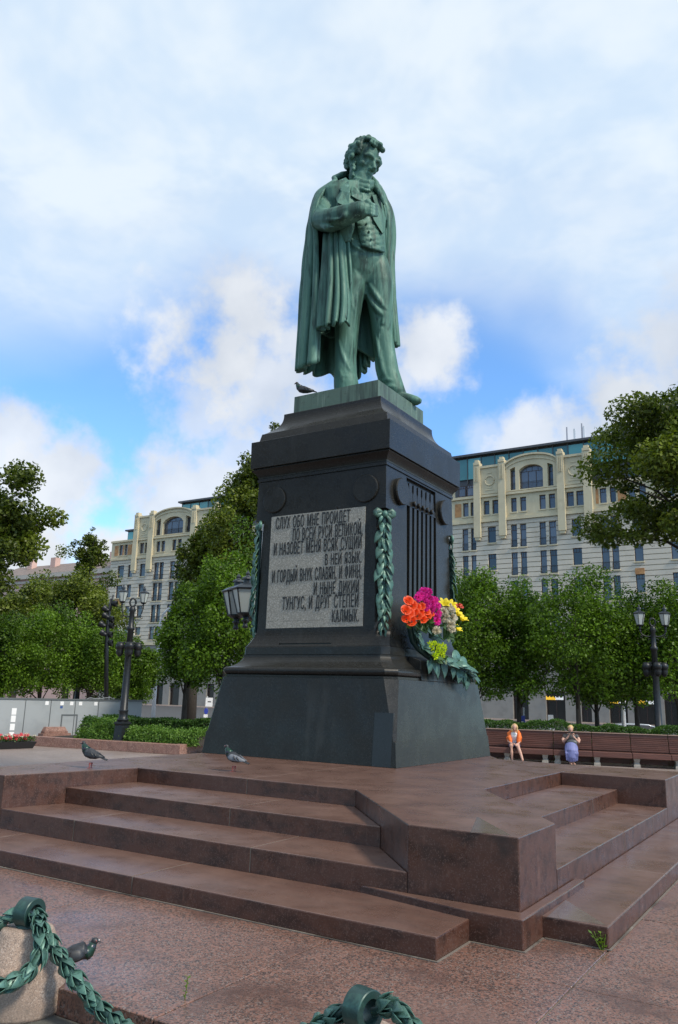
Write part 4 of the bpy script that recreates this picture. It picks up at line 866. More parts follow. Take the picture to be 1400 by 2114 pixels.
MB().box(-.02, hl+.02, -.05, .05, HH-.048, HH+.01).build('top_rail', 'hoarding_dark', hd_)
def hx_(u): # along-hoarding coordinate of a pixel column
    best = min(((abs(proj((H0+ht*s_)+np.array((0, 0, .4)))[0]-u), s_) for s_ in np.linspace(0, hl, 300))); return best[1]
for u in (91, 122, 142, 161, 193): x = hx_(u); MB().box(x-.07, x+.07, -.030, -.0215, HH-.24, HH-.10).build('notice', 'paper', hd_)
x = hx_(122); MB().box(x-.06, x+.04, -.030, -.0215, HH-.36, HH-.27).build('notice', 'blue_sign', hd_)
x0_, x1_ = hx_(124), hx_(157)
for (a, c, z0, z1) in ((x0_, x0_+.05, .05, .95), (x1_-.05, x1_, .05, .95), (x0_+.051, x1_-.051, .90, .95)): MB().box(a, c, -.035, -.0215, z0, z1).build('gate_frame', 'hoarding_dark', hd_)
for z0 in (.06, .36, .66, .93):
    x = hx_(24); MB().box(x-.09, x+.09, -.031, -.0215, z0, z0+.24).build('patch_plate', 'paper', hd_)
MB().tube([(hx_(172), -.03, HH+.02), (hx_(180), -.04, HH+.06), (hx_(190), 0, HH+.03), (hx_(205), 0, HH+.05), (hx_(222), .02, HH+.09), (hx_(230), 0, HH+.02)], .015, 6).build('cable', 'hoarding', hd_, True)
P = onz(103, 1526, ZP); sb = empty('stone_block', (P[0], P[1], ZP), math.atan2(ht[1], ht[0])+.1, 'two tiered reddish granite block standing in front of the hoarding', 'stone block'); sb.scale = (1.2,)*3
MB().box(-.50, .50, -.4, .4, 0, .20).build('lower_tier', 'kerb', sb); MB().prism([(-.42, -.34), (.42, -.34), (.42, .34), (-.42, .34)], .202, .27).build('middle_tier', 'kerb', sb)
MB().rings([[(-.40, -.32, .272), (.40, -.32, .272), (.40, .32, .272), (-.40, .32, .272)], [(-.34, -.27, .40), (.34, -.27, .40), (.34, .27, .40), (-.34, .27, .40)]]).build('upper_tier', 'kerb', sb)
P = onz(12, 1545, ZP); fb = empty('flower_box', (P[0], P[1], ZP), math.atan2(ht[1], ht[0])+.12, 'black planter box of red and white flowers at the left edge', 'planter'); fb.scale = (1.2,)*3
MT['planter_black'] = principled('planter_black', (.012, .012, .013), .5)
MB().rings([[(-.9, -.3, .0), (.62, -.3, .0), (.62, .3, .0), (-.9, .3, .0)], [(-.98, -.36, .18), (.70, -.36, .18), (.70, .36, .18), (-.98, .36, .18)]]).build('box', 'planter_black', fb)
g = np.random.default_rng(2); pts = np.stack([g.uniform(-.95, .68, 1500), g.uniform(-.34, .34, 1500), .2+.12*g.random(1500)], -1); link('foliage', leaf_cloud('foliage', pts, None, .06, 1), 'leaf_hedge', fb)
FR = [fluff_mesh(m_, k, .045, 22) for k, m_ in enumerate(('red_petal', 'white_petal', 'red_petal'))]
MT['begonia_red'] = principled('begonia_red', (.55, .03, .05), .6)
FR[0].materials[0] = MT['begonia_red']; FR[2].materials[0] = MT['begonia_red']
for k in range(130): link('bloom', FR[k % 3], None, fb, loc=(rng.uniform(-.95, .68), rng.uniform(-.36, .3), rng.uniform(.25, .36)))
# ------------------------------------------------------------------ lamps
MT['iron'] = principled('iron', (.016, .018, .020), .42, metal=.35, layers=[('noise', 12, (.03, .032, .034), .5, .7)]); MT['iron_blue'] = principled('iron_blue', (.028, .036, .045), .4, metal=.3)
MT['lamp_glass'] = principled('lamp_glass', (.36, .39, .37), .3, spec=.5)
def lantern_meshes():
    n = 6; k = lambda r, z, i: (r*math.cos(2*math.pi*(i+.5)/n), r*math.sin(2*math.pi*(i+.5)/n), z)
    pane = MB(); a, c = k(.115, .04, 0), k(.115, .04, -1); d, e_ = k(.205, .44, 0), k(.205, .44, -1)
    q = Vector((.012, 0, 0)); vs = [a, c, e_, d]; pane.add(vs+[tuple(Vector(p)-q) for p in vs], [(1, 0, 3, 2), (4, 5, 6, 7), (0, 1, 5, 4), (1, 2, 6, 5), (2, 3, 7, 6), (3, 0, 4, 7)])
    fr = MB()
    for i in range(n): fr.tube([k(.118, .03, i), k(.209, .445, i)], .010, 5)
    for r, z in ((.118, .035), (.212, .445)):
        for i in range(n): fr.tube([k(r, z, i), k(r, z, i+1)], .012, 5)
    fr.lathe([(.001, -.02), (.07, -.02), (.10, .0), (.125, .025), (.125, .04), (.001, .041)], 12)
    rf = MB(); rf.rings([[k(.232, .445, i) for i in range(n)], [k(.238, .462, i) for i in range(n)], [k(.17, .515, i) for i in range(n)], [k(.075, .56, i) for i in range(n)], [k(.06, .565, i) for i in range(n)]])
    rf.lathe([(.06, .56), (.06, .63), (.085, .632), (.075, .66), (.03, .69), (.022, .71), (.034, .73), (.02, .755), (.004, .79)], 12)
    lo = MB().lathe([(.03, -.22), (.045, -.20), (.03, -.17), (.028, -.12), (.06, -.09), (.03, -.06), (.05, -.02), (.03, 0)], 10)
    return pane.mesh('pane'), fr.mesh('frame'), rf.mesh('roof'), lo.mesh('socket', True)
LN = lantern_meshes()
for me_, m_ in zip(LN, ('lamp_glass', 'iron', 'iron_blue', 'iron')): me_.materials.append(MT[m_])
def lantern(par, loc, sc, panes=True):
    t = empty('lantern', loc); t.parent = par; t.scale = (sc,)*3
    for i in range(6): link('pane', LN[0], None, t, rot=(0, 0, 2*math.pi*i/6))
    link('frame', LN[1], None, t); link('roof', LN[2], None, t); link('socket', LN[3], None, t); return t
def lamp(pos, H, armR, angs, lsc, label, rz=0, lower=True, ring=True, lw=1.0, thick=1.5, group='black lanterns on ornate posts'):
    t = empty('street_lamp', pos, rz, label, 'street lamp', group)
    MB().rings([[(x*s_, y*s_, z) for x, y in ((-1, -1), (1, -1), (1, 1), (-1, 1))] for s_, z in ((.22, 0), (.22, .05), (.19, .09), (.17, .55), (.20, .60), (.20, .64), (.13, .70))]).build('base', 'iron', t)
    pr = [(.12, .70), (.135, .74), (.10, .80), (.095, 1.0), (.115, 1.03), (.088, 1.07), (.066, H*.70), (.09, H*.705), (.09, H*.72), (.06, H*.73), (.055, H*.82), (.085, H*.83), (.06, H*.85), (.04, H*.86)]
    MB().lathe([(q*thick, z) for q, z in pr], 14).build('column', 'iron', t, True)
    for a in angs:
        c, s_ = math.cos(a), math.sin(a); zl = H-.79*lsc
        P_ = [(0, 0, H*.80), (c*armR*.35, s_*armR*.35, H*.79), (c*armR*.8, s_*armR*.8, H*.80), (c*armR, s_*armR, zl-.22*lsc)]
        Q = [tuple(cat([np.array(p) for p in P_], k/9)) for k in range(10)]; ar = MB().tube(Q, [.03, .03, .028, .026, .024, .024, .022, .022, .02, .02], 8)
        ar.tube([(c*armR*(.25+.16*math.cos(w_)), s_*armR*(.25+.16*math.cos(w_)), H*.765+armR*.16*math.sin(w_)) for w_ in np.linspace(0, 5, 10)], .014, 6)
        ar.tube([(c*armR*(.95+.10*math.cos(w_)), s_*armR*(.95+.10*math.cos(w_)), H*.79+armR*.10*math.sin(w_)) for w_ in np.linspace(1, 6, 9)], .014, 6)
        ar.build('arm', 'iron', t, True); lt = lantern(t, (c*armR, s_*armR, zl), lsc); lt.scale = (lsc*lw, lsc*lw, lsc)
    if ring:
        rg = MB(); rg.tube([(0+.1*math.cos(w_)*math.cos(angs[0]), .1*math.cos(w_)*math.sin(angs[0]), H*.86+.13+.14*math.sin(w_)) for w_ in np.linspace(-1.5, 4.75, 22)], .034, 8).build('lyre_ring', 'iron', t, True)
    if lower:
        for a in (angs[0], angs[0]+math.pi/2, angs[0]+math.pi, angs[0]-math.pi/2):
            c, s_ = math.cos(a), math.sin(a); zz_ = H*.60; m_ = MB()
            m_.tube([(0, 0, zz_+.02), (c*.16, s_*.16, zz_+.14), (c*.30, s_*.30, zz_+.06)], .026, 6)
            m_.lathe([(.002, .16), (.09, .15), (.15, .06), (.155, -.06), (.12, -.08), (.13, -.16), (.11, -.26), (.05, -.34), (.002, -.35)], 12, (c*.30, s_*.30, zz_-.02)); m_.build('spotlight', 'iron', t, True)
    return t
RA = math.atan2(RV[1], RV[0])
P = onz(250, 1531, ZP+.26); D = math.hypot(P[0]-CAM[0], P[1]-CAM[1]); Ht = atdist(268, 1207, D)[2]-ZP-.24
lamp((P[0], P[1], ZP+.24), Ht, .36, (RA+.35, RA+.35+math.pi), .80, 'tall black ornate lamp post with two lanterns in the left planting bed')
P = atdist(163, 1400, 44); Ht = atdist(163, 1345, 44)[2]-ZP; lamp((P[0], P[1], ZP), Ht, .36, (RA, RA+math.pi), .9, 'black lantern post farther off behind the hoarding')
P = atdist(1354, 1400, 30.8); Ht = atdist(1352, 1248, 30.8)[2]-ZP; lamp((P[0], P[1], ZP), Ht, .44, (RA-.1, RA+math.pi-.1), .98, 'dark lantern post in front of the trees at right')
P = atdist(543, 1300, 18.2); zl = atdist(490, 1272, 18.0)[2]; cd = lamp((P[0], P[1], ZP), zl-ZP+.79*1.27, .62, (RA+math.pi, RA+math.pi-1.15, RA+math.pi+1.0, RA+.3), 1.27, 'large candelabra with big lanterns half hidden behind the pedestal', lower=False, ring=False, lw=1.28)
# white curved street light and traffic signals
MT['white_metal'] = principled('white_metal', (.62, .63, .64), .45)
P = atdist(316, 1480, 52); z1_ = atdist(333, 1262, 52)[2]; e0 = atdist(368, 1248, 52)
swl = empty('street_light', (P[0], P[1], -.75), 0, 'slender white street light with curved arm beyond the hedge', 'street light')
pts = [(0, 0, .75-.75), (0, 0, z1_*.5), (0, 0, z1_)]; dv = (e0-P)[:2]
tr = lambda u, v: atdist(u, v, 52)-np.array((P[0], P[1], -.75))
MB().tube([(0, 0, 0), tr(322, 1400), tr(328, 1320), tr(331, 1285), tr(337, 1268), tr(347, 1257), tr(358, 1252)], [.13, .11, .09, .08, .07, .06, .05], 8).build('pole', 'white_metal', swl, True)
MB().tube([tr(356, 1252), tr(362, 1250), tr(369, 1247)], [.06, .13, .05], 8, flat=.5).build('lamp_head', 'white_metal', swl, True)
tl = empty('signal_mast', tuple(atdist(219, 1500, 40)*np.array((1, 1, 0))+np.array((0, 0, ZP))), 0, 'leaning black mast crowded with traffic signal heads in front of the pale building', 'traffic signal')
o_ = np.array((tl.location.x, tl.location.y, ZP)); tq = lambda u, v, dd=0: atdist(u, v, 40+dd)-o_
MB().tube([tq(219, 1500), tq(220, 1340), tq(222, 1300), tq(226, 1262), tq(229, 1236)], [.10, .10, .09, .07, .035], 8).build('mast', 'iron', tl, True)
MB().tube([tq(226, 1262), tq(231, 1240), tq(234, 1228)], [.07, .05, .03], 8).build('mast', 'iron', tl, True)
for (u, v, sd) in ((219, 1258, -1), (219, 1272, -1), (212, 1290, -1), (235, 1246, 1), (228, 1278, 1), (228, 1291, 1), (225, 1310, 1), (226, 1327, 1), (214, 1308, -1)):
    c = Vector(tq(u, v)); ax_ = Vector(RV)*sd+Vector((0, 0, .55 if sd < 0 else -.1)); ax_.normalize(); hd2 = MB()
    hd2.tube([tuple(c-ax_*.14), tuple(c), tuple(c+ax_*.02), tuple(c+ax_*.16)], [.09, .13, .15, .15], 12, ends=False); hd2.ball(tuple(c), (.11, .11, .11), 8, 6); hd2.build('signal_head', 'iron', tl, True)
    MB().tube([tuple(c-ax_*.1), tuple(tq(223, v+3))], .03, 5).build('bracket', 'iron', tl)
# ------------------------------------------------------------------ benches
MT['bench_wood'] = principled('bench_wood', (.115, .045, .032), .45, layers=[('noise', 5, (.07, .028, .021), .42, .7, 5, (.3, 6, 6)), ('noise', 3, (.16, .075, .052), .62, .8)], rnd=.18, rough_var=(4, .35, .6))
MT['bench_foot'] = principled('bench_foot', (.32, .29, .25), .8, layers=[('noise', 8, (.22, .2, .17), .45, .7)])
MT['bench_cap'] = principled('bench_cap', (.24, .16, .125), .7)
F2, F5 = onz(1155, 1577, ZP), onz(1381, 1588, ZP); bt = (F5-F2)/np.linalg.norm(F5-F2); bang = math.atan2(bt[1], bt[0]); bn = np.array((-bt[1], bt[0], 0)); BA = F2-bt*3.2-bn*.06
def bs(u, y=.3, z=.4): return min((abs(proj(BA+bt*q+bn*y+np.array((0, 0, z)))[0]-u), q) for q in np.linspace(0, 9, 700))[1]
joints = [0.05]+[bs(u) for u in (1143, 1224, 1305, 1385)]; joints.append(joints[-1]+2*(joints[-1]-joints[-2])); BB = BA+bt*joints[-1]
def bench(s0, s1, label):
    o = BA+bt*s0; L = s1-s0-.02; t = empty('bench', (o[0], o[1], ZP), bang, label, 'bench', 'slatted benches in a row')
    for k in range(4): y = .03+.125*k; bevel(MB().box(0, L, y, y+.115, .385+.012*(k == 0), .43).build('seat_slat', 'bench_wood', t), .008, 1)
    bevel(MB().box(0, L, -.005, .028, .27, .425).build('front_board', 'bench_wood', t), .006, 1)
    for k in range(7):
        z = .46+.058*k; y = .55+.026*k; bevel(MB().box(0, L, y, y+.035, z, z+.05).build('back_slat', 'bench_wood', t), .006, 1)
    bevel(MB().box(0, L, .735, .775, .868, .985).build('top_board', 'bench_wood', t), .008, 1)
    bevel(MB().box(0, L, .70, .92, .987, 1.015).build('cap_board', 'bench_cap', t), .006, 1)
    MB().box(0, L, .79, .82, .05, .985).build('back_panel', 'bench_wood', t)
    for x in ([.12] if L < 1.3 else [.25, L-.3] if L < 2 else [.2, L/2, L-.25]):
        MB().rings([[(x-.10, .06, 0), (x+.10, .06, 0), (x+.10, .6, 0), (x-.10, .6, 0)], [(x-.10, .06, .07), (x+.10, .06, .07), (x+.10, .6, .07), (x-.10, .6, .07)], [(x-.07, .12, .14), (x+.07, .12, .14), (x+.07, .55, .14), (x-.07, .55, .14)], [(x-.10, .05, .27), (x+.10, .05, .27), (x+.10, .6, .27), (x-.10, .6, .27)], [(x-.10, .05, .384), (x+.10, .05, .384), (x+.10, .6, .384), (x-.10, .6, .384)]]).build('foot', 'bench_foot', t)
    return t
for k, lb in enumerate(('long slatted brown bench by the pedestal where the woman in orange sits', 'slatted brown bench where the woman in the lavender skirt sits', 'first empty slatted brown bench right of the seated women', 'second empty slatted brown bench right of the seated women', 'slatted brown bench cut by the right picture edge')): bench(joints[k], joints[k+1], lb)
hedge(BA+bn*1.9-bt*3, BB+bn*1.9+bt*4, 1.2, 1.22, ZP, 42000, 'leaf_hedge', 'long dark clipped hedge behind the benches', .07, 9, jag=.03)
# ------------------------------------------------------------------ people on the bench
def skinm(n, c, r_=.6, l2=None): MT[n] = principled(n, c, r_, layers=[('noise', 9, l2 or tuple(x*.75 for x in c), .45, .7)], bump=(12, .3, .02))
skinm('skin', (.52, .30, .22), .5, (.46, .25, .18)); skinm('orange_cloth', (.80, .16, .02)); skinm('white_cloth', (.70, .70, .70)); skinm('navy_cloth', (.03, .05, .13)); skinm('blond', (.52, .36, .15)); skinm('charcoal_cloth', (.045, .042, .042)); skinm('lavender_cloth', (.15, .165, .36)); skinm('bag_leather', (.07, .075, .075), .4); skinm('shoe', (.40, .33, .24)); skinm('phone', (.02, .02, .02), .3)
def bench_pt(u, y=.3, z=.25): return min((abs(proj(BA+bt*q+bn*y+np.array((0, 0, z)))[0]-u), q) for q in np.linspace(0, 7.5, 500))[1]
def head_on(b, c, down, yaw=0.0, sc=1.0):
    """skull, face and neck parts added to a body mesh; faces -y"""
    cz = Matrix.Rotation(yaw, 3, 'Z') @ Matrix.Rotation(down, 3, 'X'); q = lambda x, y, z: tuple(Vector(c)+cz @ (Vector((x, y, z))*sc)); M3 = np.array(cz)
    b.ball(c, tuple(sc*k for k in (.074, .092, .105)), 14, 10, M3); b.ball(q(0, -.03, -.06), tuple(sc*k for k in (.055, .06, .065)), 12, 8, M3)
    b.tube([q(0, -.088, .02), q(0, -.108, -.022), q(0, -.092, -.03)], [.010, .014, .010], 6)
    b.tube([q(-.025, -.082, -.062), q(0, -.09, -.06), q(.025, -.082, -.062)], [.006, .009, .006], 6)
    for s_ in (-1, 1): b.ball(q(s_*.074, .0, -.01), (.012, .02, .03), 6, 5, M3)
    return q
def hand(b, wr_, d, curl_=.5, side=1, sc=1.0):
    """palm with four fingers and a thumb, along direction d"""
    d = Vector(d).normalized(); up = Vector((0, 0, 1)); s_ = d.cross(up).normalized()*side; n = s_.cross(d); W = Vector(wr_)
    b.tube([tuple(W), tuple(W+d*.04), tuple(W+d*.075)], [.022, .034, .033], 8, up=tuple(n), flat=.55)
    for k in range(4):
        p = W+d*.07+s_*(-.024+.016*k); L = (.058, .066, .062, .05)[k]
        b.tube([tuple(p), tuple(p+d*L*.5-n*curl_*.012), tuple(p+d*L*.85-n*curl_*.035)], [.009, .0085, .007], 6)
    p = W+d*.025-s_*.03; b.tube([tuple(p), tuple(p+d*.03-s_*.02), tuple(p+d*.055-s_*.015)], [.011, .010, .008], 6)
# --- woman in orange
s0 = bench_pt(1062); o = BA+bt*s0+bn*.02
w1 = empty('person', (o[0], o[1], ZP), bang, 'blonde woman in an orange jacket and navy shorts sitting on the bench looking down', 'person')
b = MB(); b.tube([(0, .30, .50), (0, .29, .60), (0, .25, .72), (.01, .20, .84), (.015, .17, .93), (.02, .14, .98)], [.14, .135, .125, .135, .11, .05], 16, up=(0, 1, .2), flat=.72)
b.tube([(.02, .145, .96), (.03, .11, 1.04)], [.05, .045], 10); head_on(b, (.035, .075, 1.10), .55, -.15)
for sx_, kn, an in ((-1, (-.075, -.13, .50), (-.055, -.10, .08)), (1, (.15, -.15, .49), (.30, -.34, .07))):
    b.tube([(sx_*.085, .28, .51), ((sx_*.085+kn[0])/2, (.28+kn[1])/2, .525), kn, tuple(np.array(kn)*.5+np.array(an)*.5+(.0, -.0, .02)), an], [.088, .080, .055, .050, .034], 12)
    a_ = Vector(an); b.tube([tuple(a_+Vector((0, .03, -.03))), tuple(a_+Vector((0, -.05, -.045))), tuple(a_+Vector((.01, -.14, -.06)))], [.033, .034, .022], 10, flat=.7)
for sx_ in (-1, 1):
    P_ = [(sx_*.14, .19, .90), (sx_*.19, .19, .76), (sx_*.185, .10, .64), (sx_*.10+.05, -.02, .58), (sx_*.03+.06, -.06, .575)]
    b.tube(P_, [.048, .042, .036, .026, .022], 10); hand(b, P_[-1], (.1-.3*sx_, -1, -.3), .8, sx_)
link('body', fuse(b, .011, 2), 'skin', w1)
c = MB(); c.tube([(0, .30, .53), (0, .285, .62), (0, .24, .73), (.01, .19, .84), (.015, .165, .92), (.02, .15, .955)], [.15, .145, .135, .145, .12, .065], 16, up=(0, 1, .2), flat=.76); link('shirt', fuse(c, .012, 2), 'white_cloth', w1)
c = MB(); c.tube([(0, .31, .46), (0, .30, .53), (0, .29, .585)], [.15, .165, .15], 16, up=(0, 1, .1), flat=.8)
for sx_, kn in ((-1, (-.08, .02, .515)), (1, (.125, .02, .51))): c.tube([(sx_*.085, .27, .51), kn], [.105, .092], 12)
link('shorts', fuse(c, .012, 2), 'navy_cloth', w1)
c = MB()
for sx_ in (-1, 1):
    c.tube([(.02+sx_*.02, .235, .96), (.02+sx_*.11, .19, .95), (sx_*.165, .165, .88), (sx_*.16+.01, .115, .76), (sx_*.13+.02, .09, .66), (sx_*.11+.02, .06, .585)], [.05, .065, .075, .075, .065, .035], 12)
    c.tube([(sx_*.165, .2, .90), (sx_*.205, .21, .76), (sx_*.19, .23, .62)], [.06, .06, .045], 10)
c.tube([(-.12, .30, .93), (0, .325, .94), (.14, .30, .93)], [.05, .06, .05], 10); c.tube([(0, .33, .92), (0, .37, .75), (0, .40, .58)], [.10, .15, .14], 12, up=(0, 1, 0), flat=.4)
link('jacket', fuse(c, .012, 2), 'orange_cloth', w1)
c = MB(); c.ball((.035, .105, 1.125), (.09, .095, .10), 14, 10)
for sx_ in (-1, 1): c.tube([(.035+sx_*.06, .09, 1.17), (.035+sx_*.086, .05, 1.10), (.035+sx_*.085, .04, 1.0), (.035+sx_*.08, .05, .93)], [.03, .03, .03, .018], 8)
c.tube([(.035, .15, 1.14), (.03, .19, 1.03), (.02, .21, .93)], [.06, .065, .03], 10); link('hair', fuse(c, .010, 1), 'blond', w1)
# --- woman in the lavender skirt
s0 = bench_pt(1180); o = BA+bt*s0+bn*.02
w2 = empty('person', (o[0], o[1], ZP), bang, 'woman in dark top and long lavender skirt on the bench holding up a phone', 'person')
b = MB(); b.tube([(0, .32, .48), (0, .32, .60), (0, .32, .74), (0, .33, .86), (0, .33, .94), (0, .32, .985)], [.18, .18, .17, .175, .14, .06], 16, up=(0, 1, 0), flat=.78)
b.tube([(0, .32, .97), (0, .29, 1.04)], [.055, .05], 10); head_on(b, (0, .265, 1.105), .12, 0.05)
for sx_ in (-1, 1):
    P_ = [(sx_*.17, .32, .90), (sx_*.25, .26, .76), (sx_*.235, .14, .70), (sx_*.12, .05, .82), (sx_*.06, .03, .91)]
    b.tube(P_, [.062, .058, .050, .036, .026], 10); hand(b, P_[-1], (-sx_*.5, -.3, .8), .9, sx_)
    b.tube([(sx_*.10, .28, .50), (sx_*.12, -.08, .50), (sx_*.03, -.12, .28), (-sx_*.05, -.17, .08)], [.10, .085, .06, .042], 10)
    b.tube([(-sx_*.05, -.16, .06), (-sx_*.05+.03, -.24, .045), (-sx_*.05+.05, -.30, .03)], [.036, .036, .022], 8, flat=.7)
link('body', fuse(b, .011, 2), 'skin', w2)
c = MB(); c.tube([(0, .32, .50), (0, .31, .60), (0, .31, .74), (0, .32, .86), (0, .325, .93), (0, .32, .965)], [.19, .195, .185, .19, .155, .075], 16, up=(0, 1, 0), flat=.82)
for sx_ in (-1, 1): c.tube([(sx_*.15, .325, .91), (sx_*.22, .285, .82)], [.075, .078], 10)
link('top', fuse(c, .012, 2), 'charcoal_cloth', w2)
c = MB(); c.tube([(0, .34, .55), (0, .15, .54), (0, -.05, .50), (0, -.15, .40), (0, -.16, .25), (0, -.13, .13)], [.17, .20, .215, .20, .19, .15], 18, up=(1, 0, 0), flat=1.0)
for k in range(7): x = -.16+.055*k; c.tube([(x*.7, .05, .60), (x, -.16, .52), (x*1.1, -.30, .36), (x*1.0, -.28, .14)], [.012, .03, .03, .02], 8)
link('skirt', fuse(c, .014, 3), 'lavender_cloth', w2)
c = MB(); c.ball((0, .285, 1.14), (.088, .098, .09), 14, 10); rh2 = random.Random(4)
for k in range(40): a = rh2.uniform(0, 6.28); e_ = rh2.uniform(.1, 1.4); c.ball((.085*math.cos(a)*math.cos(e_), .29+.095*math.sin(a)*math.cos(e_)+(.0 if math.sin(a) > -.3 else .02), 1.13+.09*math.sin(e_)), .022, 6, 5)
link('hair', fuse(c, .010, 1), 'blond', w2)
for sx_ in (-1, 1): pass
ph = tag(bevel(MB().box(-.075, .075, -.006, .006, -.036, .036).build('phone', 'phone'), .006, 2), 'dark phone held in front of the face of the woman in the lavender skirt', 'phone')
pw = Matrix.Translation((o[0], o[1], ZP)) @ Matrix.Rotation(bang, 4, 'Z') @ Matrix.Translation((0, -.02, 1.0)); ph.matrix_world = pw
bag = empty('handbag', (0, 0, 0), 0, 'dark grey handbag resting on the lap of the woman in the lavender skirt', 'handbag')
c = MB(); c.ball((0, 0, .09), (.17, .08, .10), 16, 10); c.tube([(-.15, 0, .03), (0, 0, .02), (.15, 0, .03)], [.06, .075, .06], 10); link('bag_body', fuse(c, .012, 2), 'bag_leather', bag)
MB().tube([(-.12, 0, .12), (-.10, -.03, .22), (0, -.04, .27), (.10, -.03, .22), (.12, 0, .12)], .010, 6).build('strap', 'bag_leather', bag, True)
bag.matrix_world = Matrix.Translation((o[0], o[1], ZP)) @ Matrix.Rotation(bang, 4, 'Z') @ Matrix.Translation((.03, .02, .60))
# ------------------------------------------------------------------ buildings
MT['stone_cream'] = principled('stone_cream', (.54, .47, .315), .8, layers=[('noise', .6, (.47, .405, .27), .45, .7), ('noise', 2.5, (.60, .53, .37), .55, .75, 5, (1, 1, .4))])
MT['stone_grey'] = principled('stone_grey', (.56, .50, .405), .8, layers=[('noise', .5, (.48, .43, .345), .45, .7), ('noise', 2.0, (.60, .54, .44), .55, .75, 5, (1, 1, .3))])
MT['stone_base'] = principled('stone_base', (.24, .225, .20), .75, layers=[('noise', 1.0, (.20, .185, .165), .45, .7)])
MT['brick_panel'] = principled('brick_panel', (.42, .22, .09), .8, layers=[('cell', 3, (.34, .17, .07), .5, .6)])
MT['frame_brown'] = principled('frame_brown', (.055, .028, .020), .5); MT['rail_iron'] = principled('rail_iron', (.03, .032, .036), .5)
MT['window_glass'] = principled('window_glass', (.075, .08, .095), .08, spec=.8, rnd=.9); MT['teal_glass'] = principled('teal_glass', (.085, .25, .25), .12, spec=.6, rnd=.5)
MT['shop_dark'] = principled('shop_dark', (.018, .013, .011), .25, rnd=.5); MT['roof_metal'] = principled('roof_metal', (.30, .30, .33), .45); MT['roof_dark'] = principled('roof_dark', (.06, .063, .07), .5)
MT['sign_yellow'] = principled('sign_yellow', (.75, .42, .02), .5, emit=((1, .6, .05), .6)); MT['sign_white'] = principled('sign_white', (.75, .75, .75), .5, emit=((1, 1, 1), .35)); MT['curtain'] = principled('curtain', (.35, .36, .40), .8)
MT['pink_wall'] = principled('pink_wall', (.56, .37, .31), .85, layers=[('noise', .4, (.50, .32, .27), .45, .7)]); MT['roof_brown'] = principled('roof_brown', (.20, .15, .125), .7, layers=[('noise', 1, (.14, .11, .095), .45, .7)]); MT['trim_pale'] = principled('trim_pale', (.45, .40, .34), .8)
def field(xc, zc, depth, y):
    """facade as stepped relief: depth(i,j) behind plane y (facing -y); None = hole"""
    mb = MB(); nx, nz = len(xc)-1, len(zc)-1; D = [[depth((xc[i]+xc[i+1])/2, (zc[j]+zc[j+1])/2) for j in range(nz)] for i in range(nx)]
    i = 0
    for i in range(nx):
        for j in range(nz):
            d = D[i][j]
            if d is not None: mb.add([(xc[i], y+d, zc[j]), (xc[i+1], y+d, zc[j]), (xc[i+1], y+d, zc[j+1]), (xc[i], y+d, zc[j+1])], [(0, 1, 2, 3)])
            dd = .45 if d is None else d
            if i+1 < nx:
                e_ = D[i+1][j]; e_ = .45 if e_ is None else e_
                if abs(e_-dd) > 1e-6: mb.add([(xc[i+1], y+dd, zc[j]), (xc[i+1], y+e_, zc[j]), (xc[i+1], y+e_, zc[j+1]), (xc[i+1], y+dd, zc[j+1])], [(0, 1, 2, 3)])
            if j+1 < nz:
                e_ = D[i][j+1]; e_ = .45 if e_ is None else e_
                if abs(e_-dd) > 1e-6: mb.add([(xc[i], y+dd, zc[j+1]), (xc[i+1], y+dd, zc[j+1]), (xc[i+1], y+e_, zc[j+1]), (xc[i], y+e_, zc[j+1])], [(0, 1, 2, 3)])
    return mb
WCACHE = {}
def window(par, x0, x1, z0, z1, y, rail=True, vm=1, glass='window_glass'):
    w_, h = round(x1-x0, 2), round(z1-z0, 2); key = (w_, h, rail, vm, glass)
    if key not in WCACHE:
        fr = MB(); t = .07
        fr.box(0, t, -.06, .03, 0, h); fr.box(w_-t, w_, -.06, .03, 0, h); fr.box(t, w_-t, -.06, .03, 0, t); fr.box(t, w_-t, -.06, .03, h-t, h)
        zt_ = h*.76; fr.box(t, w_-t, -.05, .025, zt_-.03, zt_+.03)
        for k in range(1, 3+int(w_ > 1.6)): x = w_*k/(3+int(w_ > 1.6)); fr.box(x-.02, x+.02, -.045, .02, zt_+.03, h-t)
        for k in range(1, vm): x = w_*k/vm; fr.box(x-.035, x+.035, -.05, .025, t, zt_-.03)
        pn = MB().box(t*.5, w_-t*.5, -.005, .015, t*.5, h-t*.5); rl = None
        if rail:
            rl = MB(); rl.box(-.03, w_+.03, -.30, -.26, .92, .97); rl.box(-.03, w_+.03, -.30, -.26, .12, .16)
            for k in range(int(w_/.16)+1): x = k*w_/max(1, int(w_/.16)); rl.box(x-.012, x+.012, -.29, -.27, .16, .92)
            rl = rl.mesh('railing'); rl.materials.append(MT['rail_iron'])
        f = fr.mesh('window'); f.materials.append(MT['frame_brown']); p = pn.mesh('pane'); p.materials.append(MT[glass]); WCACHE[key] = (f, p, rl)
    f, p, rl = WCACHE[key]; o = link('window', f, None, par, loc=(x0, y, z0)); link('pane', p, None, o)
    if rl: link('railing', rl, None, o)
    return o
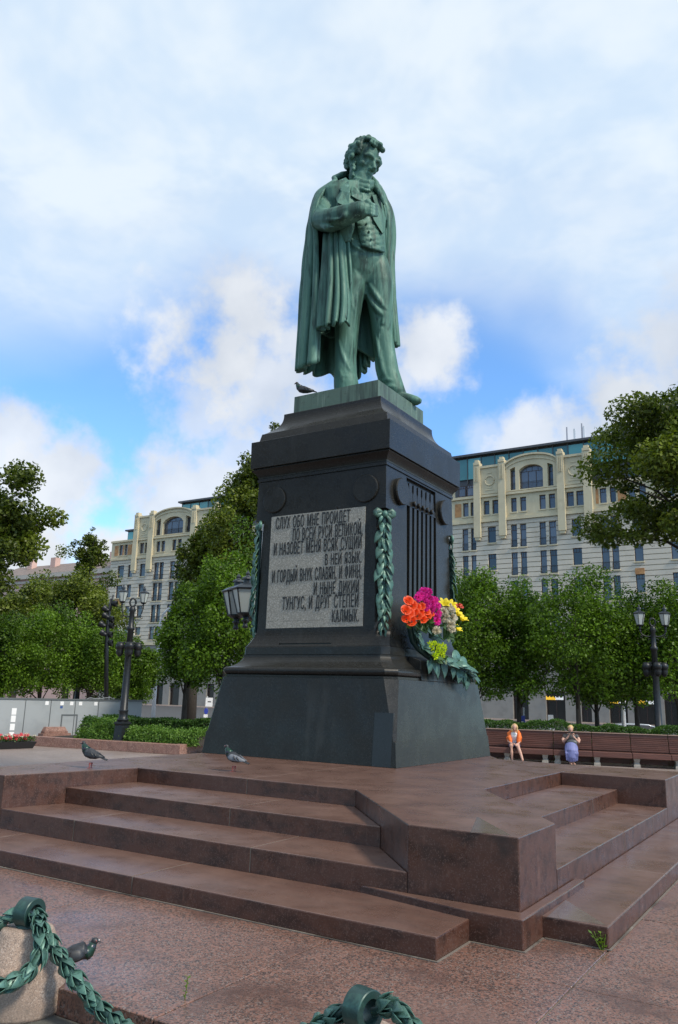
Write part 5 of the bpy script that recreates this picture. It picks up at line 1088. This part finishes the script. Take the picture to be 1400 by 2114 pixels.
def stone_building(name, label, X, zs_, pil, arch, xl, xr, med, singles, pairs_up, pairs, extra_up, sc=1.0, panels=(), side_w=(), Y=83.0, glass_x=None, shops=()):
    """X: mapping only for clarity; all coordinates are metres on the facade plane"""
    t = empty(name, ((xl+xr)/2, Y, -.8), 0, label, 'building'); ox, oz = (xl+xr)/2, -.8
    lo = -.8; zb = zs_['belt']; wins = []
    for z0, z1 in zs_['rows']:
        for a, c in pairs: wins.append((a, c, z0, z1, True))
        for a, c in singles: wins.append((a, c, z0+.8, z1, False))
    for a, c in pairs_up+extra_up: wins.append((a, c, zs_['up'][0], zs_['up'][1], False))
    shp = [(a, c, -.7, 2.75) for a, c in shops]
    holes = [(a, c, z0, z1) for a, c, z0, z1, _ in wins]+shp
    # lower, rusticated grey stone in courses
    zc = sorted(set([zb, 9.0]+[q for h in holes for q in h[2:] if 9.0 < q < zb]+[z for k in range(40) for z in (9.0+.62*k, 9.09+.62*k) if 9.05 < z < zb]))
    xc = sorted(set([xl, xr]+[q for h in holes if h[2] > 8 and h[2] < zb for q in h[:2]]))
    def dep(x, z):
        for a, c, z0, z1 in holes:
            if a < x < c and z0 < z < z1: return None
        return .16 if (z-9.0) % .62 < .091 else 0.0
    L_ = lambda mb, n, m_: link(n, mb.mesh(n), m_, t, loc=(-ox, -Y, -oz))
    L_(field(xc, zc, dep, Y), 'grey_wall', 'stone_grey')
    zc = sorted(set([lo, 9.0, 3.6, 3.75, 5.8, 5.9]+[q for h in shp for q in h[2:]])); xc = sorted(set([xl, xr]+[q for h in shp for q in h[:2]]))
    L_(field(xc, zc, lambda x, z: None if any(a < x < c and z0 < z < z1 for a, c, z0, z1 in shp) else (.08 if 3.6 < z < 3.75 or 5.8 < z < 5.9 else -.10), Y), 'base_wall', 'stone_base')
    L_(MB().box(xl-.05, xr+.05, Y-.35, Y-.101, 8.7, 9.15), 'belt_course', 'stone_cream')
    # upper cream storey
    zt = zs_['top']; up = [h for h in holes if h[2] > zb]
    zc = sorted(set([zb, zt, zs_['up'][0]-.45, zs_['up'][1]+.35]+[q for h in up for q in h[2:]])); xc = sorted(set([xl, xr]+[q for h in up for q in h[:2]]))
    L_(field(xc, zc, lambda x, z: None if any(a < x < c and z0 < z < z1 for a, c, z0, z1 in up) else -.06, Y), 'cream_wall', 'stone_cream')
    for z_, hh, pr in ((zb-.05, .35, .22), (zs_['up'][1]+.45, .30, .28)): bx0 = L_(MB().box(xl-.03, xr+.03, Y-pr-.06, Y-.061, z_, z_+hh), 'cornice', 'stone_cream')
    for a, c, z0, z1, rl in wins:
        o = window(t, a-ox, c-ox, z0-oz, z1-oz, .28, rl, 1); L_(MB().box(a-.08, c+.08, Y-.16, Y+.20, z0-.16, z0-.003), 'sill', 'stone_cream')
    for (a, c, z0, z1) in panels: L_(MB().box(a, c, Y-.10, Y+.3, z0, z1), 'brick_panel', 'brick_panel')
    MB_ = MB().box(xl+.4, xr-.4, Y+.5, Y+16, lo, zt-.3); L_(MB_, 'body', 'stone_grey')
    # parapet block of the gabled bay
    (gx0, gx1), gz = (pil[0][0], pil[-1][1]), zs_['gable']
    ax0, ax1 = arch['x']; cxm = (ax0+ax1)/2; zc_ = zs_['arch'];
    def arcz(x, z_e, z_m): q = (x-cxm)/((ax1-ax0)/2); return z_e+(z_m-z_e)*math.sqrt(max(0, 1-(q*.93)**2))
    # arched gable with three openings
    wn = arch['wins']; cols = sorted(set([ax0, ax1]+[q for w_ in wn for q in w_[:2]]+list(np.linspace(ax0, ax1, 31))))
    g = MB(); zl = zt
    for x0, x1 in zip(cols[:-1], cols[1:]):
        xm = (x0+x1)/2; wh = [w_ for w_ in wn if w_[0] < xm < w_[1]]
        za, zb2 = arcz(x0, zc_[0], zc_[1]), arcz(x1, zc_[0], zc_[1]); q = lambda p0, p1, r0, r1: g.add([(x0, Y-.22, p0), (x1, Y-.22, p1), (x1, Y-.22, r1), (x0, Y-.22, r0), (x0, Y+.6, p0), (x1, Y+.6, p1), (x1, Y+.6, r1), (x0, Y+.6, r0)], [(0, 1, 2, 3), (5, 4, 7, 6), (3, 2, 6, 7), (0, 4, 5, 1), (1, 5, 6, 2), (0, 3, 7, 4)])
        if wh:
            w0 = wh[0]; hw_ = (w0[1]-w0[0])/2; f = (lambda x: w0[3]-.62*hw_+.62*hw_*math.sqrt(max(0, 1-((x-w0[0]-hw_)/hw_*.96)**2))) if hw_ > 1 else (lambda x: arcz(x, *zc_)-1.05)
            q(zl, zl, w0[2], w0[2]) if w0[2] > zl+.02 else None; q(f(x0), f(x1), za, zb2)
        else: q(zl, zl, za, zb2)
    L_(g, 'arched_gable', 'stone_cream')
    for off, hh, pr in ((0, .22, .5), (-.55, .16, .34)):
        m_ = MB(); n = 24
        for k in range(n):
            x0, x1 = ax0+(ax1-ax0)*k/n, ax0+(ax1-ax0)*(k+1)/n; a, c = arcz(x0, *zc_)+off, arcz(x1, *zc_)+off
            m_.add([(x0, Y-pr, a), (x1, Y-pr, c), (x1, Y-pr, c+hh), (x0, Y-pr, a+hh), (x0, Y+.5, a), (x1, Y+.5, c), (x1, Y+.5, c+hh), (x0, Y+.5, a+hh)], [(0, 1, 2, 3), (3, 2, 6, 7), (0, 4, 5, 1), (5, 4, 7, 6)])
        L_(m_, 'arch_molding', 'stone_cream')
    for w_ in wn:
        n_ = 3 if w_[1]-w_[0] > 2 else 1; window(t, w_[0]-ox, w_[1]-ox, w_[2]-oz, w_[3]-oz+(.6 if n_ == 1 else 0), .40, True, n_)
    for k, (a, c) in enumerate(pil):
        p = L_(MB().box(a, c, Y-.52, Y-.061, zs_['pil'][0], zs_['pil'][1]), 'pilaster', 'stone_cream')
        m_ = MB(); m_.box(a+.05, c-.05, Y-.62, Y+.5, zs_['pil'][1]+.002, zs_['pil'][1]+.35); m_.box(a+.2, c-.2, Y-.5, Y+.3, zs_['pil'][1]+.352, zs_['pil'][1]+.7)
        for q in range(3): x = a+(c-a)*(.28+.22*q); m_.box(x-.05, x+.05, Y-.60, Y-.521, zs_['pil'][1]-2.3, zs_['pil'][1]-.3)
        L_(m_, 'pilaster_cap', 'stone_cream'); L_(MB().box(a+.12, c-.12, Y-.42, Y-.1, zs_['pil'][0]-.35, zs_['pil'][0]-.002), 'pilaster_foot', 'stone_cream')
    for a, c in med:
        L_(MB().box(a, c, Y-.22, Y+.5, zt+.002, gz), 'parapet_panel', 'stone_cream'); L_(MB().box(a-.05, c+.05, Y-.42, Y+.5, gz+.002, gz+.3), 'parapet_cap', 'stone_cream')
        m_ = MB(); cx_ = (a+c)/2; r0 = min(.62, (c-a)*.28)
        m_.tube([(cx_+r0*math.cos(w_), Y-.25, zt+1.75+r0*math.sin(w_)) for w_ in np.linspace(0, 2*math.pi, 20)], .10, 6); m_.box(cx_-1.0*r0, cx_+1.0*r0, Y-.28, Y-.221, zt+.45, zt+.62); m_.box(cx_-.55*r0, cx_+.55*r0, Y-.28, Y-.221, zt+.75, zt+.88); m_.box(cx_-.5*r0, cx_+.5*r0, Y-.28, Y-.221, zt+2.75, zt+2.9)
        L_(m_, 'medallion', 'stone_cream')
    for (a, c, z0, z1) in side_w: window(t, a-ox, c-ox, z0-oz, z1-oz, 1.7, False, 1)
    # set-back glazed roof storey
    g0, g1, gb, gt = glass_x; n = int((g1-g0)/1.9); yb = 1.6
    L_(MB().box(g0, g1, Y+yb+.25, Y+14, zt-.3, gt), 'roof_storey', 'roof_dark')
    for k in range(n):
        x0, x1 = g0+(g1-g0)*k/n, g0+(g1-g0)*(k+1)/n; link('glass_panel', MB().box(x0+.06, x1-.06, Y+yb, Y+yb+.06, gb, gt-.25).mesh('g'), 'teal_glass', t, loc=(-ox, -Y, -oz)); L_(MB().box(x0-.05, x0+.05, Y+yb-.08, Y+yb+.2, gb-.6, gt), 'mullion', 'roof_dark')
    L_(MB().box(g0-.5, g1+.5, Y+yb-.6, Y+15, gt+.002, gt+.28), 'roof_edge', 'roof_dark')
    L_(MB().add([(g0, Y+yb, gt+.29), (g1, Y+yb, gt+.29), (g1, Y+9, gt+1.3), (g0+1.5, Y+9, gt+1.3)], [(0, 1, 2, 3)]), 'roof_slope', 'roof_metal')
    return t, L_
pairsR = [(-33.4, -32.6), (-32.2, -31.5), (-26.8, -26.0), (-25.6, -24.8), (-23.1, -22.3), (-21.9, -21.0), (-15.7, -14.8), (-14.5, -13.7)]; singR = [(-29.9, -28.8), (-19.1, -18.0), (-12.0, -11.0), (-8.0, -7.0)]
upR = [(-33.3, -32.5), (-32.2, -31.6), (-30.4, -29.6), (-29.2, -28.4), (-26.7, -25.95), (-25.5, -24.7), (-23.0, -22.2), (-21.8, -21.0), (-19.6, -18.7), (-18.4, -17.5), (-15.6, -14.8), (-14.4, -13.7)]
zR = dict(belt=23.95, rows=[(9.7, 12.5), (13.2, 16.1), (16.8, 19.7), (20.35, 23.25)], up=(24.9, 26.75), top=27.6, gable=31.1, arch=(30.6, 32.1), pil=(21.9, 31.6))
def ux(u): return ony(u, 1460, 83)[0]
shopsR = [(ux(1128), ux(1168)), (ux(1200), ux(1222)), (ux(1258), ux(1296)), (ux(1316), ux(1354)), (ux(1060), ux(1092)), (ux(1372), ux(1398))]
bR, LR = stone_building('stone_building', 'grey and cream stone building with arched gable and glass roof storey right of the monument', None, zR, [(-31.6, -30.7), (-28.2, -27.3), (-20.6, -19.7), (-17.4, -16.4)], dict(x=(-27.28, -20.62), wins=[(-26.7, -26.0, 27.75, 29.8), (-25.5, -22.4, 27.75, 30.85), (-21.8, -21.1, 27.75, 29.8)]), -37.0, 2.0, [(-30.68, -28.22), (-19.68, -17.42)], singR, upR, pairsR, [(-12.3, -11.5), (-11.1, -10.3), (-8.0, -7.2)],
    panels=[(-16.05, -15.72, 24.9, 26.7), (-13.5, -12.5, 24.9, 26.7), (-34.4, -33.5, 24.9, 26.7), (-12.0, -11.0, 16.12, 16.8)], side_w=[(-34.6, -33.6, 28.1, 29.6), (-33.4, -32.4, 28.1, 29.6), (-15.9, -14.9, 28.2, 30.0), (-14.6, -13.6, 28.2, 30.0), (-12.6, -11.6, 28.2, 30.0)], glass_x=(-35.2, -6.0, 30.4, 33.5), shops=shopsR)
LR(MB().box(-37, -31.65, 84.9, 88, 27.3, 30.2), 'setback_wall', 'stone_cream'); LR(MB().box(-16.35, 2, 84.9, 88, 27.3, 30.4), 'setback_wall', 'stone_cream')
for (a, c) in shopsR:
    o = window(bR, a+17.5, c+17.5, .1, 3.5, .35, False, 2, 'shop_dark')
for k, (a, c) in enumerate(shopsR[:1]+shopsR[2:4]):
    w_ = c-a; z0 = 1.55 if k else 1.75
    for q in range(9):
        x0 = a+.1+w_*.5*q/9*1.0; LR(MB().box(x0, x0+w_*.04, 82.70, 82.74, z0, z0+(.30 if q % 3 else .42)), 'sign_letter', 'sign_yellow')
        x0 = a+w_*.52+w_*.42*q/9; LR(MB().box(x0, x0+w_*.034, 82.70, 82.74, z0+.02, z0+(.28 if q % 4 else .40)), 'sign_letter', 'sign_white')
for x, h in ((-21.2, 3.4), (-19.2, 3.6), (-20.2, 1.6)): LR(MB().tube([(x, 90, 34.2), (x+.02, 90, 34.2+h)], .11, 5), 'antenna', 'roof_metal')
LR(MB().box(-20.3, -20.05, 89.9, 90.1, 34.9, 37.2), 'antenna', 'white_metal'); LR(MB().box(-19.0, -18.8, 89.9, 90.1, 34.9, 37.4), 'antenna', 'white_metal')
pairsL = [(-88.9, -87.8), (-87.7, -86.7), (-85.3, -84.2), (-84.0, -83.0), (-80.0, -79.0), (-78.8, -77.8)]; singL = [(-92.2, -90.9), (-97.6, -96.0), (-95.0, -93.9), (-75.5, -74.2)]
upL = [(-92.6, -91.6), (-91.4, -90.5), (-88.7, -87.8), (-87.6, -86.7), (-85.1, -84.2), (-83.9, -83.0), (-97.6, -96.7), (-96.3, -95.5)]
zL = dict(belt=23.3, rows=[(9.6, 11.7), (12.4, 15.3), (15.9, 18.9), (19.4, 22.35)], up=(24.1, 25.95), top=26.8, gable=30.3, arch=(29.7, 31.2), pil=(21.2, 30.6))
def ux2(u): return ony(u, 1470, 83)[0]
shopsL = [(ux2(318), ux2(334)), (ux2(347), ux2(368)), (ux2(386), ux2(396)), (ux2(424), ux2(440))]
bL, LL = stone_building('stone_building', 'grey and cream stone building with arched gable left of the monument', None, zL, [(-93.9, -92.9), (-90.4, -89.3), (-80.9, -79.8), (-76.2, -75.2)], dict(x=(-89.28, -80.92), wins=[(-89.0, -87.9, 26.95, 28.9), (-87.4, -82.8, 26.95, 29.9), (-82.3, -81.2, 26.95, 28.9)]), -99.4, -62.0, [(-92.88, -90.42), (-79.78, -76.22)], singL, upL, pairsL, [(-80.0, -79.0), (-78.8, -77.8)],
    panels=[(-98.6, -97.7, 24.1, 25.9), (-96.65, -96.35, 24.1, 25.9), (-95.4, -94.3, 24.1, 25.9), (-97.6, -96.0, 15.4, 16.6)], side_w=[], glass_x=(-85.0, -64.0, 31.2, 32.5), shops=shopsL)
LL(MB().box(-98.6, -94.2, 85.6, 92, 26.7, 29.0), 'roof_pavilion', 'roof_dark')
for k in range(3): LL(MB().box(-98.4+1.4*k, -97.2+1.4*k, 85.5, 85.58, 27.0, 28.8), 'glass_panel', 'teal_glass')
LL(MB().box(-99.0, -93.9, 85.2, 92, 29.002, 29.25), 'roof_edge', 'roof_dark')
for (a, c) in shopsL: window(bL, a+80.7, c+80.7, .1, 3.5, .35, False, 1, 'shop_dark')
# pink building at the far left
pk = empty('pink_building', (-116, 84, -.8), 0, 'pink plastered building with brown roof at the far left', 'building')
PKY = 84.0; rowsP = [(3.0, 5.6), (7.6, 10.2), (12.0, 14.6), (16.6, 19.2)]; colP = [-131.5+3.6*k for k in range(9)]; hp = [(x, x+1.5, a, c) for x in colP for a, c in rowsP]
zc = sorted(set([-.8, 21.4]+[q for h in hp for q in h[2:]])); xc = sorted(set([-134, -99.45]+[q for h in hp for q in h[:2]]))
Lp = lambda mb, n, m_: link(n, mb.mesh(n), m_, pk, loc=(116, -84, .8))
Lp(field(xc, zc, lambda x, z: None if any(a < x < c and z0 < z < z1 for a, c, z0, z1 in hp) else 0, PKY), 'wall', 'pink_wall')
for a, c, z0, z1 in hp: window(pk, a+116, c+116, z0+.8, z1+.8, .25, False, 2); Lp(MB().box(a-.15, c+.15, PKY-.18, PKY-.003, z1+.05, z1+.35), 'window_head', 'trim_pale')
for z0, z1, pr in ((21.4, 22.2, .7), (20.6, 21.0, .3), (11.0, 11.4, .25)): Lp(MB().box(-134, -99.45, PKY-pr, PKY-.003, z0, z1), 'cornice', 'trim_pale')
Lp(MB().box(-133.9, -99.5, PKY+.5, PKY+12, -.8, 21.6), 'body', 'pink_wall')
Lp(MB().add([(-134.3, PKY-.7, 22.21), (-99.4, PKY-.7, 22.21), (-103, PKY+6, 25.2), (-134.3, PKY+6, 25.2), (-134.3, PKY+13, 22.21), (-99.4, PKY+13, 22.21)], [(0, 1, 2, 3), (3, 2, 5, 4), (1, 5, 2), (0, 3, 4)]), 'roof', 'roof_brown')
for x in (-129, -122, -110, -105.5): Lp(MB().box(x, x+1.4, PKY+4, PKY+5.2, 23.4, 26.2), 'chimney', 'pink_wall')
# parked car and small street signs beyond the hedge
MT['car_paint'] = principled('car_paint', (.55, .57, .60), .25, metal=.6, coat=.5); MT['car_glass'] = principled('car_glass', (.02, .022, .025), .05, spec=.8); MT['tyre'] = principled('tyre', (.015, .015, .015), .8); MT['rim'] = principled('rim', (.4, .4, .42), .35, metal=.8); MT['tail'] = principled('tail', (.4, .01, .01), .3)
P = atdist(1316, 1500, 40); car = empty('parked_car', (P[0], P[1], -.75), RA, 'silver car on the street behind the hedge, only its roof showing', 'car')
def hull(secs): return MB().rings([[(x, y*w_, z) for y, z in pr] for x, w_, pr in secs])
bd = [(-2.1, .78, .55, .80), (-2.0, .86, .35, .92), (-1.2, .90, .28, .98), (0, .90, .26, .98), (1.2, .90, .28, .95), (1.9, .86, .32, .80), (2.12, .74, .45, .66)]
bevel(MB().rings([[(x, -w_, z0), (x, w_, z0), (x, w_*1.02, (z0+z1)/2), (x, w_*.93, z1), (x, -w_*.93, z1), (x, -w_*1.02, (z0+z1)/2)] for x, w_, z0, z1 in bd]).build('body', 'car_paint', car, False), .03, 2)
cb = [(-1.95, .72, .93), (-1.25, .64, 1.36), (-.5, .62, 1.45), (.3, .62, 1.44), (.75, .66, 1.30), (1.35, .78, .96)]
MB().rings([[(x, -.80, .93), (x, .80, .93), (x, w_, z), (x, -w_, z)] for x, w_, z in cb]).build('cabin', 'car_glass', car)
MB().rings([[(x, -w_-.01, z-.01), (x, w_+.01, z-.01), (x, w_-.04, z+.035), (x, -w_+.04, z+.035)] for x, w_, z in cb[1:5]]).build('roof', 'car_paint', car, True)
for x in (-1.3, 1.3):
    for s_ in (-1, 1):
        wq = MB(); wq.rings([[(x+rr*math.cos(a), s_*yy, .33+rr*math.sin(a)) for a in np.linspace(0, 2*math.pi, 20)[:-1]] for rr, yy in ((.2, .72), (.33, .72), (.33, .91), (.2, .92))]); wo = wq.build('wheel', 'tyre', car); MB().rings([[(x+rr*math.cos(a), s_*yy, .33+rr*math.sin(a)) for a in np.linspace(0, 2*math.pi, 16)[:-1]] for rr, yy in ((.2, .90), (.18, .925), (.02, .93))]).build('rim', 'rim', wo)
for s_ in (-1, 1): MB().box(2.0, 2.10, s_*.6-.15, s_*.6+.15, .58, .72).build('headlight', 'white_metal', car); MB().box(-2.12, -2.0, s_*.62-.14, s_*.62+.14, .68, .85).build('tail_light', 'tail', car)
MT['sign_blue'] = principled('sign_blue', (.03, .05, .32), .5); MT['sign_pole'] = principled('sign_pole', (.45, .46, .47), .5)
def signpost(u, v0, v1, D, label, plates):
    P = atdist(u, v1, D); t = empty('sign_post', (P[0], P[1], -.75), RA, label, 'street sign'); top = atdist(u, v0, D)[2]+.75; MB().tube([(0, 0, 0), (0, 0, top)], .035, 6).build('pole', 'sign_pole', t)
    for (uu, va, vb, wpx, shape, m_) in plates:
        c = atdist(uu, (va+vb)/2, D); z = c[2]+.75; x = float((c-P)@RV); h = (vb-va)*D/FPX/2; w_ = wpx*D/FPX/2
        if shape == 'disc': MB().rings([[(x+q*w_*math.cos(a), -.06+yy, z+q*h*math.sin(a)) for a in np.linspace(0, 2*math.pi, 20)[:-1]] for q, yy in ((1, .02), (1, 0), (.9, -.004))]).build('plate', m_, t)
        else: MB().box(x-w_, x+w_, -.07, -.045, z-h, z+h).build('plate', m_, t)
signpost(425, 1437, 1490, 44, 'white box sign and round blue sign on a post left of the pedestal', [(432.5, 1441, 1458, 14, 'box', 'paper'), (433, 1447.5, 1450, 7, 'box', 'roof_dark'), (426, 1462, 1474, 8, 'disc', 'sign_blue'), (425, 1475, 1481, 8, 'box', 'paper')])
signpost(1082, 1460, 1500, 40, 'small blue and white street sign between the tree trunks', [(1078, 1478, 1491, 10, 'box', 'sign_blue'), (1078, 1489, 1494, 6, 'box', 'paper')])
P = atdist(1140, 1490, 42); ab = empty('advert_stand', (P[0], P[1], -.75), RA-.2, 'slim white advertising stand before the shop door', 'advert stand'); hgt = atdist(1138, 1476, 42)[2]+.75; MB().rings([[(-.16, -.05, 0), (.16, -.05, 0), (.16, .05, 0), (-.16, .05, 0)], [(-.19, -.05, hgt), (.06, -.05, hgt), (.06, .05, hgt), (-.19, .05, hgt)]]).build('board', 'paper', ab); MB().box(-.3, .3, -.2, .2, 0, .05).build('foot', 'sign_pole', ab)
P = atdist(1288, 1490, 38); wp = empty('white_pole', (P[0], P[1], -.75), 0, 'thick white pole behind the car roof', 'pole'); hgt = atdist(1288, 1458, 38)[2]+.75; MB().lathe([(.10, 0), (.09, hgt*.9), (.07, hgt), (.01, hgt+.03)], 12).build('shaft', 'white_metal', wp, True)
# ------------------------------------------------------------------ trees
def make_crown(cen, rad, nclump, nleaf, size, seed, mat, shape='egg', clump=.30):
    g = np.random.default_rng(seed); C = []
    while len(C) < nclump:
        d = g.normal(size=3); d /= np.linalg.norm(d); r = g.uniform(.25, 1)**.55
        p = d*r
        if shape == 'egg':
            k = 1-.42*max(0, p[2])**1.3; p[0] *= k; p[1] *= k
            if p[2] < -.8: continue
        elif shape == 'flat' and p[2] < -.75: continue
        C.append(p*(1+.22*g.normal()*(r > .8)*.6))
    C = np.array(C); cr = clump*g.uniform(.55, 1.25, nclump); wgt = cr**2; wgt /= wgt.sum(); idx = g.choice(nclump, nleaf, p=wgt)
    d = g.normal(size=(nleaf, 3)); d /= np.linalg.norm(d, axis=1, keepdims=True); rr = g.random(nleaf)**.42
    P = C[idx]+d*(rr*cr[idx])[:, None]*np.array((1, 1, .72)); P = P*np.array(rad)+np.array(cen)
    N = d*.5; N[:, 2] += .75; ct = g.random(nclump); tone = ct[idx]*.55+.25*rr+.1  # tone rises towards each clump's rim, painting sunlit tips over darker insides
    return leaf_cloud('crown', P, N, size, seed+1, tone, .62), C*np.array(rad)+np.array(cen)
def tree(u, D, v_top, v_bot, hw, kind, label, seed, z0=-.35, grp=None, nleaf=None, uoff=0, trunk_r=None, proto=None, dens=1.0):
    base = atdist(u, 1500, D); top = atdist(u+uoff, v_top, D)[2]; bot = max(.7, atdist(u+uoff, v_bot, D)[2]); R = hw*D/FPX*1.03; off = uoff*D/FPX
    t = empty('linden_tree' if kind == 'young' else 'old_tree', (base[0], base[1], z0), 0, label, 'tree', grp); cz = (top+bot)/2-z0; rz = (top-bot)/2; lean = RV*off
    cen = (lean[0], lean[1], cz)
    if kind == 'young': me, C = make_crown(cen, (R*.86, R*.86, rz*.90), 120, nleaf or int(21000*dens), .118, seed, None, 'egg', .30)
    else: me, C = make_crown(cen, (R*.86, R*.86, rz*.88), 85, nleaf or int(32000*dens), .19, seed, None, 'flat', .27)
    link('crown', me, 'leaf_linden' if kind == 'young' else 'leaf_old', t)
    r = random.Random(seed); b = MB(); tr_ = trunk_r or (.11 if kind == 'young' else .28); k0 = Vector((lean[0]*.15, lean[1]*.15, bot-z0))
    b.tube([(0, 0, -.05), (.01, 0, (bot-z0)*.5), tuple(k0), (lean[0]*.7, lean[1]*.7, cz), (lean[0]*.95, lean[1]*.95, cz+rz*.6)], [tr_*1.25, tr_, tr_*.85, tr_*.5, tr_*.15], 9)
    for k in range(26 if kind != 'young' else 18):
        p = Vector(C[r.randrange(len(C))]); q = r.uniform(.0, .7); s_ = k0.lerp(Vector((lean[0]*.9, lean[1]*.9, cz+rz*.4)), q); m_ = s_.lerp(p, .5)+Vector((0, 0, .12*(p-s_).length)); b.tube([tuple(s_), tuple(m_), tuple(p)], [tr_*.32*(1-q*.5), tr_*.2*(1-q*.5), .02], 6)
    b.build('trunk', 'bark', t, True); return t
G1, G2 = 'young lindens round the square', 'old trees round the square'
T = [(985, 30, 1150, 1470, 92, 'young', 'young linden growing right beside the pedestal edge', 11), (1072, 31, 1195, 1470, 78, 'young', 'young linden behind the woman in orange', 12), (1195, 29, 1165, 1465, 112, 'young', 'widest young linden behind the woman in the lavender skirt', 13), (1316, 31, 1218, 1470, 90, 'young', 'young linden behind the dark lantern post at right', 14), (1405, 30, 1185, 1470, 95, 'young', 'young linden cut by the right picture edge', 15), (1233, 33, 1240, 1470, 90, 'young', 'young linden with slim trunk just right of the widest one', 16), (925, 34, 1165, 1470, 80, 'young', 'young linden mostly hidden behind the flowers and pedestal', 17),
     (378, 33, 1190, 1445, 66, 'young', 'smaller young linden over the clipped hedge left of the pedestal', 21), (455, 30, 1088, 1445, 108, 'young', 'bright young linden beside the big lanterns', 22), (75, 42, 1235, 1520, 88, 'young', 'young linden behind the left part of the hoarding', 23), (178, 43, 1262, 1520, 78, 'young', 'young linden behind the farther lantern post', 24), (272, 44, 1318, 1520, 60, 'young', 'low young linden behind the tall lamp post', 25), (-5, 40, 1265, 1520, 80, 'young', 'young linden cut by the left picture edge', 26), (225, 47, 1305, 1520, 66, 'young', 'young linden between the farther lantern post and the tall lamp post', 27)]
for u, D, vt, vb, hw, kd, lb, sd in T: tree(u, D+(4 if u > 700 else 0), vt, vb+(8 if u > 700 else 0), hw*(1.12 if u > 700 else 1), kd, lb, sd, grp=G1)
tree(128, 62, 1142, 1440, 114, 'old', 'dark old tree left of the pale building', 31, -.3, G2, dens=1.1)
tree(150, 61, 1088, 1190, 34, 'old', 'narrow leafy tree top rising above the dark old tree', 32, -.3, G2, nleaf=4200, trunk_r=.16)
tree(490, 46, 905, 1330, 118, 'old', 'tall old tree directly behind the left side of the pedestal', 33, ZP, G2, dens=1.15)
tree(392, 47, 1075, 1330, 62, 'old', 'old tree in front of the left stone building', 36, ZP, G2, nleaf=13000)
tree(545, 45, 872, 1100, 75, 'old', 'old tree whose top peeps over the pedestal cornice', 37, ZP, G2, nleaf=13000)
tree(-112, 37, 930, 1300, 145, 'old', 'large old tree at the left picture edge', 34, ZP, G2, dens=1.1)
tree(18, 56, 1195, 1450, 88, 'old', 'dense old tree above the left part of the hoarding', 38, -.3, G2)
big = tree(1545, 37, 800, 1200, 205, 'old', 'large old tree leaning in from the right picture edge', 35, ZP, G2, uoff=-90, dens=1.7)
# unseen copies of the old tree, added behind the camera to shade the monument
for k, (x, y, a, sc_) in enumerate([(-34, -20, .3, 1.15), (-24, -30, 1.9, 1.2), (-13, -37, 3.1, 1.25), (0, -42, 4.4, 1.2), (13, -43, .9, 1.25), (-44, -8, 2.4, 1.1)]):
    c_ = copy_tree(big, None, 'unseen old tree added behind the camera to shade the monument'); c_.location = (x, y, -.7); c_.rotation_euler = (0, 0, a); c_.scale = (sc_,)*3; c_['group'] = 'unseen trees added behind the camera for shade'
